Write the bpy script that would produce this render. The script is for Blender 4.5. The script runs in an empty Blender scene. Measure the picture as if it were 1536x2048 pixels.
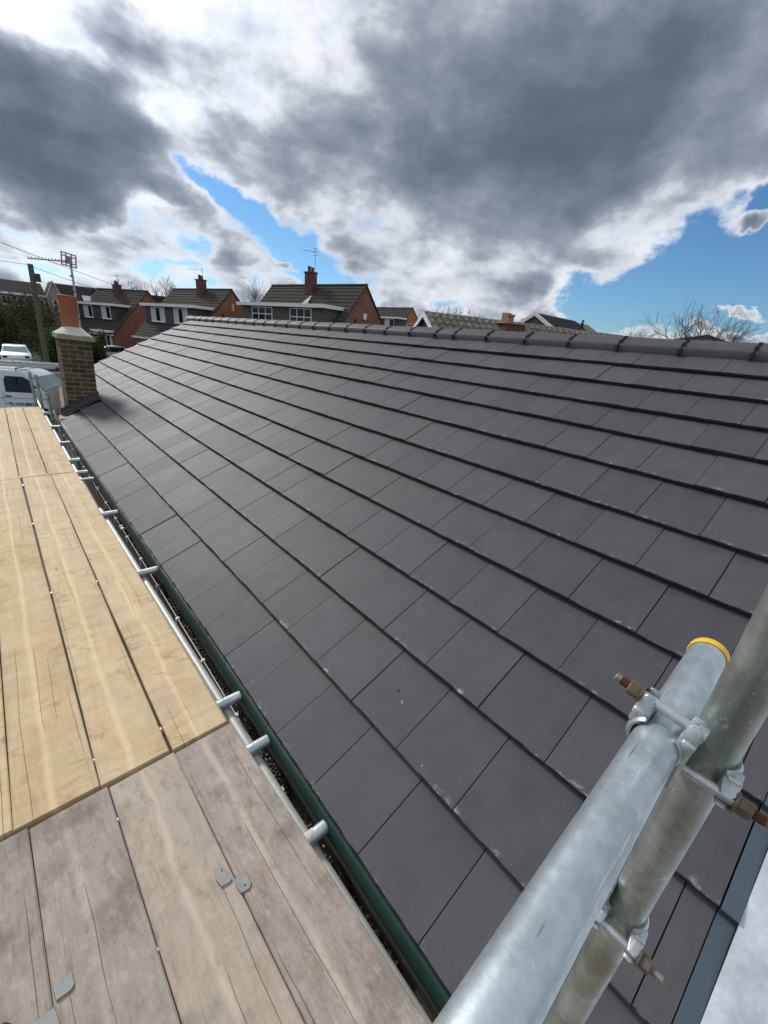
import bpy, bmesh, math, random
from mathutils import Matrix, Vector
R = random.Random(7)
scene = bpy.context.scene
COL = scene.collection
rad = math.radians

# ------------------------------------------------------------------ camera
cam_d = bpy.data.cameras.new('camera')
cam = bpy.data.objects.new('camera', cam_d)
COL.objects.link(cam)
cam_d.sensor_fit = 'HORIZONTAL'
cam_d.sensor_width = 36.0
cam_d.lens = 826.07 / 1536 * 36
cam_d.clip_start = 0.02
cam_d.clip_end = 2000
_r = (0.755973, -0.649431, 0.082118)
_d = (-0.191277, -0.339125, -0.921090)
_f = (0.626033, 0.680612, -0.380591)
cam.matrix_world = Matrix(((_r[0], -_d[0], -_f[0], -0.59132),
                           (_r[1], -_d[1], -_f[1], -2.09977),
                           (_r[2], -_d[2], -_f[2], 1.63450),
                           (0, 0, 0, 1)))
scene.camera = cam

# ------------------------------------------------------------------ colour management
scene.view_settings.view_transform = 'Standard'
scene.view_settings.look = 'None'
scene.view_settings.gamma = 1
scene.view_settings.use_curve_mapping = False
scene.view_settings.exposure = 0.10
SUN_AZ, SUN_EL = rad(-5), rad(34)      # azimuth from +Y towards +X
SUN_DIR = Vector((math.sin(SUN_AZ) * math.cos(SUN_EL), math.cos(SUN_AZ) * math.cos(SUN_EL), math.sin(SUN_EL)))

# ------------------------------------------------------------------ node helper
class NT:
    def __init__(self, tree):
        self.t = tree; self.n = tree.nodes; self.l = tree.links
    def new(self, typ, **kw):
        nd = self.n.new(typ)
        for k, v in kw.items():
            if k == 'inp':
                for kk, vv in v.items(): self.set(nd, kk, vv)
            else: setattr(nd, k, v)
        return nd
    def set(self, nd, key, v):
        s = nd.inputs[key]
        if isinstance(v, bpy.types.NodeSocket): self.l.new(v, s)
        elif isinstance(v, (tuple, list)) and len(v) == 3 and s.type == 'RGBA': s.default_value = (*v, 1)
        else: s.default_value = v
    def m(self, op, a, b=None, c=None, clamp=False):
        nd = self.new('ShaderNodeMath', operation=op, use_clamp=clamp)
        for i, v in enumerate((a, b, c)):
            if v is not None: self.set(nd, i, v)
        return nd.outputs[0]
    def noise(self, vec, scale, detail=3, rough=.5, lac=2.0, dist=0, dim='3D', w=None):
        nd = self.new('ShaderNodeTexNoise', noise_dimensions=dim)
        if vec is not None: self.l.new(vec, nd.inputs['Vector'])
        nd.inputs['Scale'].default_value = scale; nd.inputs['Detail'].default_value = detail
        nd.inputs['Roughness'].default_value = rough; nd.inputs['Lacunarity'].default_value = lac
        nd.inputs['Distortion'].default_value = dist
        if w is not None: self.set(nd, 'W', w)
        return nd.outputs['Fac']
    def ramp(self, fac, stops, interp='LINEAR'):
        nd = self.new('ShaderNodeValToRGB'); cr = nd.color_ramp; cr.interpolation = interp
        while len(cr.elements) < len(stops): cr.elements.new(.5)
        for e, (p, c) in zip(cr.elements, stops):
            e.position = p; e.color = (*c, 1) if len(c) == 3 else c
        self.l.new(fac, nd.inputs[0]); return nd.outputs[0]
    def smooth(self, v, lo, hi, a=0.0, b=1.0):
        nd = self.new('ShaderNodeMapRange', interpolation_type='SMOOTHSTEP')
        self.l.new(v, nd.inputs[0])
        for i, x in enumerate((lo, hi, a, b)): nd.inputs[i + 1].default_value = x
        return nd.outputs[0]
    def mix(self, f, a, b, blend='MIX'):
        nd = self.new('ShaderNodeMix', data_type='RGBA', blend_type=blend)
        self.set(nd, 0, f); self.set(nd, 6, a); self.set(nd, 7, b); return nd.outputs[2]
    def vmap(self, vec, loc=(0, 0, 0), rot=(0, 0, 0), sc=(1, 1, 1)):
        nd = self.new('ShaderNodeMapping'); self.l.new(vec, nd.inputs[0])
        nd.inputs[1].default_value = loc; nd.inputs[2].default_value = rot; nd.inputs[3].default_value = sc
        return nd.outputs[0]

# ------------------------------------------------------------------ sky: NISHITA blue with a deck of broken cloud in it
world = bpy.data.worlds.new('World'); scene.world = world
world.use_nodes = True
wn = NT(world.node_tree); wn.n.clear()
wout = wn.new('ShaderNodeOutputWorld'); bg = wn.new('ShaderNodeBackground')
wn.l.new(bg.outputs[0], wout.inputs[0])
sky = wn.new('ShaderNodeTexSky', sky_type='NISHITA', sun_disc=False, sun_elevation=SUN_EL, sun_rotation=SUN_AZ,
             altitude=100, air_density=1.0, dust_density=0.3, ozone_density=2.5)
BLOBS = [
    (1.0237, 0.3803, 2.9945, 0.7808, -0.3355, -8.3695, 0.75),
    (0.8412, 0.3081, 3.6127, -0.2288, -1.2878, -13.4929, 0.4),
    (1.1769, 0.4436, 6.5418, 2.2396, -1.8444, -13.855, 0.3),
    (0.9655, 0.2132, 4.6247, 0.6678, -0.301, -17.8693, 0.22),
    (0.1183, 0.2209, 7.2177, -3.0684, -0.2828, -12.4588, 0.55),
    (0.1126, 0.3151, 11.1465, -4.9938, 1.7784, -29.735, 0.35),
    (0.2611, 0.3961, 18.1019, -13.2002, -3.5184, -18.0493, 0.28),
    (0.4867, 0.3313, 13.1097, -0.1844, 2.6307, -17.1171, 0.12),
    (0.1809, 0.1926, 7.5986, -3.7259, -4.0703, -26.1813, 0.28),
    (0.2951, 0.325, 16.737, 15.2786, 8.5384, -11.3257, -0.3),
    (0.2044, 0.3764, 11.7446, -6.7201, -2.22, -49.0204, -0.34),
    (0.361, 0.4438, 13.395, -1.1891, 5.4127, -23.0019, -0.34),
    (0.5393, 0.4547, 11.8029, 0.1802, 3.659, -24.2788, -0.22),
    (0.243, 0.0832, 2.4377, -0.3698, 2.6797, -26.9486, -0.15),
    (0.1336, 0.1183, 6.0475, -1.3905, 4.0965, -39.9534, -0.39),
    (0.3516, 0.1349, 9.2769, -4.1136, -4.5379, -22.3324, -0.14),
    (0.3996, 0.178, 15.0183, -9.7116, -16.7023, -44.1725, -0.12),
    (0.628, 0.1133, 6.835, -0.3299, 0.5279, -36.1691, -0.22),
    (0.8443, 0.0929, 3.1425, 0.2647, 0.8184, -35.2402, -0.12),
    (0.0552, 0.0891, 13.2959, -2.5841, 6.1095, -35.5804, -0.1),
    (0.3068, 0.2546, 21.4186, -2.1519, 4.7897, -24.6868, -0.16),
    (0.6892, 0.4547, 24.8189, 2.5612, 2.5975, -31.2655, -0.08),
    (0.3559, 0.2496, 28.8067, -26.0268, -22.6887, -39.7496, -0.45),
    (0.4062, 0.2154, 17.4691, -11.4659, -16.4368, -46.4716, -0.6),
    (0.499, 0.1745, 12.3015, -7.1461, -12.8358, -37.869, -0.75),
    (0.5138, 0.1379, 22.2605, -13.6361, -19.6817, -49.6094, -0.6),
    (0.5547, 0.1155, 32.5173, 0.5987, 6.9579, -68.995, -0.42),
    (0.2776, 0.171, 42.0181, -12.1018, 0.3353, -91.9973, -0.3),
    (0.2089, 0.1295, 32.6514, -4.4063, 18.0101, -109.9427, -0.25),
    (0.3139, 0.1092, 16.4518, -2.3432, 10.1633, -119.745, -0.28),
    (1.2132, 0.1243, 7.1243, 2.6627, 3.0324, -26.173, -1.0),
    (1.324, 0.1601, 11.1496, 3.6302, -0.16, -12.3844, -1.0),
    (1.3439, 0.2663, 27.8916, 9.7821, -3.8903, -40.9879, -0.9),
    (1.3438, 0.2019, 25.9574, 8.779, -1.1596, -24.5287, -0.6),
    (1.1352, 0.0914, 12.2318, 3.1219, 1.37, -28.1241, -0.5),
    (1.4069, 0.086, 12.8424, 4.3447, 2.3062, -65.6567, -0.5),
    (1.2487, 0.2372, 14.943, 10.1576, 10.4121, -30.3529, 0.25),
    (1.1609, 0.2475, 8.1954, 5.2232, 7.8947, -27.15, -0.34),
    (1.0369, 0.1906, 6.4277, 1.4881, 0.8647, -40.898, 0.12),
    (0.6646, 0.1958, 9.0602, -1.2551, -1.341, -23.7471, -0.1),
    (0.7634, 0.1428, 8.724, 0.093, -0.0443, -31.8306, -0.05),
    (1.3341, 0.2389, 43.9373, 29.8212, 27.5724, -79.4028, 1.1),
    (1.3601, 0.1138, 19.5023, 4.8863, -9.6591, -122.7288, 1.0),
    (1.3381, 0.077, 42.9541, 10.2635, -3.1827, -63.3875, 1.0),
    (1.4022, 0.0689, 30.1143, 10.0895, 3.9801, -80.0316, 0.9),
    (0.4057, 0.115, 23.2441, -9.8809, -9.6012, -44.6771, 0.3),
    (0.3627, 0.1648, 15.8048, -8.6144, -12.0582, -42.5851, 0.16),
    (0.257, 0.2002, 21.4817, -12.2551, -15.568, -60.4885, 0.15),
    (0.3172, 0.1462, 19.4875, -1.7298, 4.6733, -31.4592, 0.1),
    (1.0054, 0.1165, 13.5755, 1.5513, -0.9513, -32.08, 0.45),
    (0.4938, 0.14, 34.1912, -6.9883, -7.822, -189.4246, 0.6),
    (1.065, 0.0693, 25.6715, 5.8447, 5.5318, -89.2485, 0.3),
    (0.2179, 0.1385, 5.9737, -1.3013, 2.3731, -29.0337, -0.12),
    (0.3801, 0.1552, 11.0276, -4.8506, -3.6536, -18.9119, -0.08),
    (0.5241, 0.0755, 6.4778, -0.3421, 2.1375, -42.589, -0.02),
    (0.7482, 0.0857, 7.1499, 0.0271, 0.0628, -58.1011, -0.12),
    (0.6513, 0.0777, 34.7889, -11.6738, -25.8899, -110.836, -0.55),
    (0.6332, 0.1138, 31.6716, -26.3327, -53.5818, -86.3495, -0.4),
    (1.111, 0.2486, 26.6695, 24.2652, 36.7454, -64.0907, -0.05)
]
tc = wn.new('ShaderNodeTexCoord')
nrm = wn.new('ShaderNodeVectorMath', operation='NORMALIZE'); wn.l.new(tc.outputs['Generated'], nrm.inputs[0])
sep = wn.new('ShaderNodeSeparateXYZ'); wn.l.new(nrm.outputs[0], sep.inputs[0])
zc = wn.m('MAXIMUM', sep.outputs[2], -0.1)
zz = wn.m('ADD', zc, 0.30)
cx = wn.m('DIVIDE', sep.outputs[0], zz); cy = wn.m('DIVIDE', sep.outputs[1], zz)
cv = wn.new('ShaderNodeCombineXYZ'); wn.l.new(cx, cv.inputs[0]); wn.l.new(cy, cv.inputs[1]); cv = cv.outputs[0]
n_big = wn.noise(cv, 1.6, 2, .5)
n_mid = wn.noise(wn.vmap(nrm.outputs[0], sc=(1, 1, 1.9)), 4.6, 7, .52, dist=.35)
n_fin = wn.noise(wn.vmap(nrm.outputs[0], sc=(1, 1, 1.7)), 12.0, 6, .55)
n_w1 = wn.noise(wn.vmap(nrm.outputs[0], (3.1, 0, 0)), 7, 5, .55)
n_w2 = wn.noise(wn.vmap(nrm.outputs[0], (0, 7.7, 0)), 7, 5, .55)
az = wn.m('ARCTAN2', sep.outputs[0], sep.outputs[1]); el = wn.m('ARCSINE', sep.outputs[2])
az = wn.m('ADD', az, wn.m('MULTIPLY', wn.m('SUBTRACT', n_w1, .5), .22))
el = wn.m('ADD', el, wn.m('MULTIPLY', wn.m('SUBTRACT', n_w2, .5), .15))
# thickness of the cloud deck: broad masses and gaps (azimuth, elevation, 2x2 spread, amount), broken up by noise
T = wn.m('MULTIPLY_ADD', wn.m('SUBTRACT', n_mid, .5), 1.25, .30)
T = wn.m('MULTIPLY_ADD', wn.m('SUBTRACT', n_fin, .5), .75, T)
T = wn.m('MULTIPLY_ADD', wn.m('SUBTRACT', n_big, .5), .35, T)
BLOBS.sort(key=lambda b: 1 if b[6] <= -.4 else (2 if b[6] >= .8 else 0))
floored = False
for a0, e0, m00, m01, m10, m11, amp in BLOBS:
    if amp <= -.4 and not floored:          # the deck stays closed except where the breaks are
        T = wn.m('MAXIMUM', T, .18); floored = True
    u = wn.m('MULTIPLY', wn.m('SUBTRACT', az, a0), math.cos(e0)); v = wn.m('SUBTRACT', el, e0)
    q1 = wn.m('MULTIPLY_ADD', u, m00, wn.m('MULTIPLY', v, m01))
    q2 = wn.m('MULTIPLY_ADD', u, m10, wn.m('MULTIPLY', v, m11))
    q = wn.m('MULTIPLY_ADD', q1, q1, wn.m('MULTIPLY', q2, q2))
    g = wn.m('EXPONENT', wn.m('MULTIPLY', q, -1.0))
    T = wn.m('MULTIPLY_ADD', g, amp, T)
low = wn.smooth(el, .30, .08)
n_low = wn.noise(wn.vmap(nrm.outputs[0], (1.3, 4.1, 0), sc=(1, 1, 2.3)), 9.0, 6, .55, dist=.3)
T = wn.m('MULTIPLY_ADD', wn.m('MULTIPLY', wn.m('SUBTRACT', n_low, .5), low), 1.5, T)
wisp = wn.noise(wn.vmap(nrm.outputs[0], (2, 2, 5), sc=(1, 1, 1.5)), 26, 6, .6)
cov = wn.smooth(wn.m('MULTIPLY_ADD', wn.m('SUBTRACT', wisp, .5), .34, T), -0.12, 0.24)
mott = wn.noise(wn.vmap(nrm.outputs[0], (9, 2, 0), sc=(1, 1, 1.6)), 2.6, 5, .5)
mott2 = wn.noise(wn.vmap(nrm.outputs[0], (1, 5, 3), sc=(1, 1, 1.9)), 8.5, 6, .55)
Ts = wn.m('MULTIPLY_ADD', wn.m('SUBTRACT', mott, .5), wn.smooth(T, .0, .7, .25, .80), wn.m('MULTIPLY', T, .70))
Ts = wn.m('MULTIPLY_ADD', wn.m('SUBTRACT', mott2, .46), .55, Ts)
shade = wn.ramp(wn.m('MULTIPLY', Ts, 1.0, clamp=True),
                [(0.0, (.80, .84, .90)), (.08, (.76, .79, .84)), (.17, (.64, .675, .73)), (.30, (.38, .42, .49)),
                 (.42, (.26, .30, .365)), (.62, (.17, .208, .262)), (.85, (.115, .150, .195)), (1.0, (.10, .132, .170))])
dot = wn.new('ShaderNodeVectorMath', operation='DOT_PRODUCT')
wn.l.new(nrm.outputs[0], dot.inputs[0]); dot.inputs[1].default_value = SUN_DIR
glow = wn.m('POWER', wn.m('MAXIMUM', dot.outputs['Value'], 0), 14)
thin = wn.smooth(T, .75, .1)
gl = wn.m('MULTIPLY_ADD', wn.m('MULTIPLY', glow, thin), 1.1, 1.0)
shade = wn.mix(1.0, shade, gl, 'MULTIPLY')
skyb = wn.mix(1.0, sky.outputs[0], (.082, .082, .082), 'MULTIPLY')
skyb = wn.mix(1.0, skyb, (.66, .97, 1.24), 'MULTIPLY')
final = wn.mix(cov, skyb, shade)
wn.l.new(final, bg.inputs[0]); bg.inputs[1].default_value = 1.0
world.cycles.sampling_method = 'MANUAL'; world.cycles.sample_map_resolution = 1024

# ------------------------------------------------------------------ sun (veiled by thin cloud)
sun_d = bpy.data.lights.new('sun', 'SUN'); sun_d.energy = 2.3; sun_d.angle = rad(9); sun_d.color = (1, .96, .91)
sun = bpy.data.objects.new('sun', sun_d); COL.objects.link(sun)
sun.rotation_euler = SUN_DIR.to_track_quat('Z', 'Y').to_euler()
# ------------------------------------------------------------------ mesh and object helpers
class MB:
    """collects vertices and faces for one mesh object"""
    def __init__(self): self.v = []; self.f = []
    def add(self, vs, fs, M=None):
        b = len(self.v)
        self.v += [tuple(M @ Vector(p)) if M is not None else tuple(p) for p in vs]
        self.f += [tuple(b + i for i in f) for f in fs]
        return self
    def box(self, x0, x1, y0, y1, z0, z1, M=None):
        vs = [(x0, y0, z0), (x1, y0, z0), (x1, y1, z0), (x0, y1, z0), (x0, y0, z1), (x1, y0, z1), (x1, y1, z1), (x0, y1, z1)]
        return self.add(vs, [(0, 3, 2, 1), (4, 5, 6, 7), (0, 1, 5, 4), (1, 2, 6, 5), (2, 3, 7, 6), (3, 0, 4, 7)], M)
    def tube(self, p0, p1, r, n=16, r1=None, cap=True, M=None):
        p0, p1 = Vector(p0), Vector(p1); d = (p1 - p0).normalized(); r1 = r if r1 is None else r1
        a = d.orthogonal().normalized(); b = d.cross(a)
        vs = []
        for p, rr in ((p0, r), (p1, r1)):
            for i in range(n):
                t = 2 * math.pi * i / n; vs.append(p + rr * (math.cos(t) * a + math.sin(t) * b))
        fs = [(i, (i + 1) % n, n + (i + 1) % n, n + i) for i in range(n)]
        if cap: fs += [tuple(reversed(range(n))), tuple(range(n, 2 * n))]
        return self.add(vs, fs, M)
    def pipe(self, p0, p1, r, wall, n=28, M=None):
        p0, p1 = Vector(p0), Vector(p1); d = (p1 - p0).normalized()
        a = d.orthogonal().normalized(); b = d.cross(a); vs = []
        for p, rr in ((p0, r), (p1, r), (p1, r - wall), (p0, r - wall)):
            for i in range(n):
                t = 2 * math.pi * i / n; vs.append(p + rr * (math.cos(t) * a + math.sin(t) * b))
        fs = []
        for k in range(4):
            k2 = (k + 1) % 4
            fs += [(k * n + i, k * n + (i + 1) % n, k2 * n + (i + 1) % n, k2 * n + i) for i in range(n)]
        return self.add(vs, fs, M)
    def prism(self, poly, y0, y1, M=None):
        """poly in (x, z), extruded along y"""
        n = len(poly); vs = [(x, y0, z) for x, z in poly] + [(x, y1, z) for x, z in poly]
        fs = [tuple(range(n)), tuple(reversed(range(n, 2 * n)))] + [(i, n + i, n + (i + 1) % n, (i + 1) % n) for i in range(n)]
        return self.add(vs, fs, M)
    def slab(self, poly, z0, z1, M=None):
        """poly in (x, y), extruded in z"""
        n = len(poly); vs = [(x, y, z0) for x, y in poly] + [(x, y, z1) for x, y in poly]
        fs = [tuple(reversed(range(n))), tuple(range(n, 2 * n))] + [(i, (i + 1) % n, n + (i + 1) % n, n + i) for i in range(n)]
        return self.add(vs, fs, M)
    def lathe(self, prof, n=24, M=None, axis=None):
        vs = []
        for r, z in prof:
            for i in range(n):
                t = 2 * math.pi * i / n; vs.append((r * math.cos(t), r * math.sin(t), z))
        fs = []
        for k in range(len(prof) - 1):
            fs += [(k * n + i, k * n + (i + 1) % n, (k + 1) * n + (i + 1) % n, (k + 1) * n + i) for i in range(n)]
        fs += [tuple(reversed(range(n))), tuple((len(prof) - 1) * n + i for i in range(n))]
        return self.add(vs, fs, M)
    def mesh(self, name, mat=None, smooth=False, bevel=0, angle=40):
        me = bpy.data.meshes.new(name); me.from_pydata(self.v, [], self.f)
        bm = bmesh.new(); bm.from_mesh(me)
        bmesh.ops.recalc_face_normals(bm, faces=bm.faces)
        if bevel: bmesh.ops.bevel(bm, geom=list(bm.edges), offset=bevel, segments=1, affect='EDGES', profile=.5)
        if smooth:
            for f in bm.faces: f.smooth = True
            lim = rad(angle)
            for e in bm.edges:
                if len(e.link_faces) == 2 and e.calc_face_angle(0) > lim: e.smooth = False
        bm.to_mesh(me); bm.free()
        if mat: me.materials.append(mat)
        return me

def link(name, me, parent=None, M=None):
    o = bpy.data.objects.new(name, me); COL.objects.link(o)
    if parent is not None: o.parent = parent
    if M is not None: o.matrix_basis = M
    return o
def part(name, mb, mat, parent, M=None, smooth=False, bevel=0, kind=None, label=None, angle=40):
    o = link(name, mb.mesh(name, mat, smooth, bevel, angle), parent, M)
    if kind: o['kind'] = kind
    if label: o['label'] = label
    return o
def tag(o, label, cat, group=None):
    o['label'] = label; o['category'] = cat
    if group: o['group'] = group
    return o
def thing(name, label, cat, loc=(0, 0, 0), rz=0, group=None):
    o = link(name, None); o.empty_display_size = .1
    o.matrix_basis = Matrix.Translation(loc) @ Matrix.Rotation(rz, 4, 'Z')
    return tag(o, label, cat, group)
def struct(name, mb, mat, smooth=False):
    o = link(name, mb.mesh(name, mat, smooth)); o['kind'] = 'structure'; return o
def copy_tree(o, parent=None):
    c = o.copy(); COL.objects.link(c)
    if parent is not None:
        c.parent = parent; c.matrix_basis = o.matrix_basis.copy()
    for ch in list(o.children): copy_tree(ch, c)
    return c
def frame(o, x, y, z):
    x, y, z = Vector(x), Vector(y), Vector(z)
    return Matrix(((x.x, y.x, z.x, o[0]), (x.y, y.y, z.y, o[1]), (x.z, y.z, z.z, o[2]), (0, 0, 0, 1)))

# ------------------------------------------------------------------ materials
def mat(name, fn, rough=.7, metal=0.0, spec=.5):
    m = bpy.data.materials.new(name); m.use_nodes = True
    nt = NT(m.node_tree); b = nt.n['Principled BSDF']
    b.inputs['Roughness'].default_value = rough; b.inputs['Metallic'].default_value = metal
    b.inputs['Specular IOR Level'].default_value = spec
    if callable(fn): fn(nt, b)
    else: b.inputs['Base Color'].default_value = (*fn, 1)
    return m
def coords(nt, which='Object', rnd=True):
    c = nt.new('ShaderNodeTexCoord').outputs[which]
    r = nt.new('ShaderNodeObjectInfo').outputs['Random']
    if rnd:
        s = nt.new('ShaderNodeVectorMath', operation='ADD'); nt.l.new(c, s.inputs[0])
        k = nt.m('MULTIPLY', r, 37.0); cb = nt.new('ShaderNodeCombineXYZ')
        for i in range(3): nt.l.new(k, cb.inputs[i])
        nt.l.new(cb.outputs[0], s.inputs[1]); return s.outputs[0], r
    return c, r
def bump(nt, b, h, strength=.3, dist=.002, chain=None):
    bp = nt.new('ShaderNodeBump'); bp.inputs['Strength'].default_value = strength; bp.inputs['Distance'].default_value = dist
    nt.l.new(h, bp.inputs['Height'])
    if chain: nt.l.new(chain, bp.inputs['Normal'])
    nt.l.new(bp.outputs[0], b.inputs['Normal']); return bp.outputs[0]
def plain(name, c, var=.12, scale=8, rough=.7, metal=0.0, rb=0.0, bs=0.0):
    """a colour with soft mottling and fine grain"""
    def fn(nt, b):
        v, r = coords(nt)
        n1 = nt.noise(v, scale, 5, .6)
        f = nt.m('MULTIPLY_ADD', nt.m('SUBTRACT', n1, .5), var * 4, 1.0)
        f = nt.m('MULTIPLY', f, nt.m('MULTIPLY_ADD', nt.m('SUBTRACT', r, .5), rb * 2, 1.0))
        cb = nt.new('ShaderNodeCombineXYZ')
        for i in range(3): nt.l.new(f, cb.inputs[i])
        nt.l.new(nt.mix(1.0, tuple(c), cb.outputs[0], 'MULTIPLY'), b.inputs['Base Color'])
        if bs: bump(nt, b, nt.noise(v, scale * 6, 4, .6), bs, .003)
    return mat(name, fn, rough, metal)

def tile_fn(scuff):
    def fn(nt, b):
        c = nt.new('ShaderNodeTexCoord').outputs['Object']; r = nt.new('ShaderNodeObjectInfo').outputs['Random']
        at = nt.new('ShaderNodeAttribute', attribute_name='rnd').outputs['Fac']
        r = nt.m('FRACT', nt.m('ADD', r, at))
        off = nt.new('ShaderNodeCombineXYZ'); k = nt.m('MULTIPLY', r, 91.0)
        nt.l.new(k, off.inputs[0]); nt.l.new(k, off.inputs[2])
        va = nt.new('ShaderNodeVectorMath', operation='ADD'); nt.l.new(c, va.inputs[0]); nt.l.new(off.outputs[0], va.inputs[1]); v = va.outputs[0]
        streak = nt.noise(nt.vmap(v, sc=(85, 3, 20)), 1, 4, .65)
        blot = nt.noise(v, 9, 3, .55)
        fine = nt.noise(v, 420, 2, .5)
        f = nt.m('MULTIPLY_ADD', nt.m('SUBTRACT', streak, .5), .38, nt.m('MULTIPLY_ADD', nt.m('SUBTRACT', blot, .5), .45, 1.0))
        f = nt.m('MULTIPLY', f, nt.m('MULTIPLY_ADD', r, .15, .925))
        f = nt.m('MULTIPLY_ADD', nt.m('SUBTRACT', fine, .5), .35, f)
        cb = nt.new('ShaderNodeCombineXYZ')
        for i in range(3): nt.l.new(f, cb.inputs[i])
        base = nt.mix(r, (.074, .073, .083), (.082, .078, .083))
        col = nt.mix(1.0, base, cb.outputs[0], 'MULTIPLY')
        if scuff:
            sp = nt.new('ShaderNodeSeparateXYZ'); nt.l.new(c, sp.inputs[0])
            near = nt.smooth(sp.outputs[1], .030, .0)
            s1 = nt.smooth(nt.noise(v, 36, 5, .68), .50, .64)
            s2 = nt.smooth(nt.noise(v, 7, 2, .5), .50, .66)
            e = nt.m('MULTIPLY', nt.m('MULTIPLY', near, s1), s2)
            rnd_sc = nt.m('MULTIPLY', nt.smooth(nt.noise(nt.vmap(v, rot=(0, 0, .6), sc=(1, 2.5, 1)), 26, 6, .72), .60, .74), nt.smooth(blot, .56, .7))
            e = nt.m('MAXIMUM', nt.m('MULTIPLY', e, .7), nt.m('MULTIPLY', rnd_sc, .35))
            tiny = nt.smooth(nt.noise(v, 150, 1, .4), .80, .86)
            e = nt.m('MAXIMUM', e, nt.m('MULTIPLY', tiny, .3))
            col = nt.mix(e, col, (.52, .50, .50))
        nt.l.new(col, b.inputs['Base Color'])
        nt.l.new(nt.m('MULTIPLY_ADD', nt.m('SUBTRACT', streak, .5), .22, nt.m('MULTIPLY_ADD', r, .05, .62)), b.inputs['Roughness'])
        bump(nt, b, nt.m('MULTIPLY_ADD', streak, .5, nt.m('MULTIPLY', fine, .5)), .16, .0012)
    return fn
M_TILE = mat('concrete_tile', tile_fn(True), .6, spec=.36)
M_TILEF = mat('concrete_tile_plain', tile_fn(False), .6, spec=.36)
M_NOSE = plain('tile_nose_shade', (.022, .020, .024), .35, 60, .8, bs=.6)  # near-black colour paints in the shade on tile noses and undersides
M_RIDGE = M_TILEF

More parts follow.
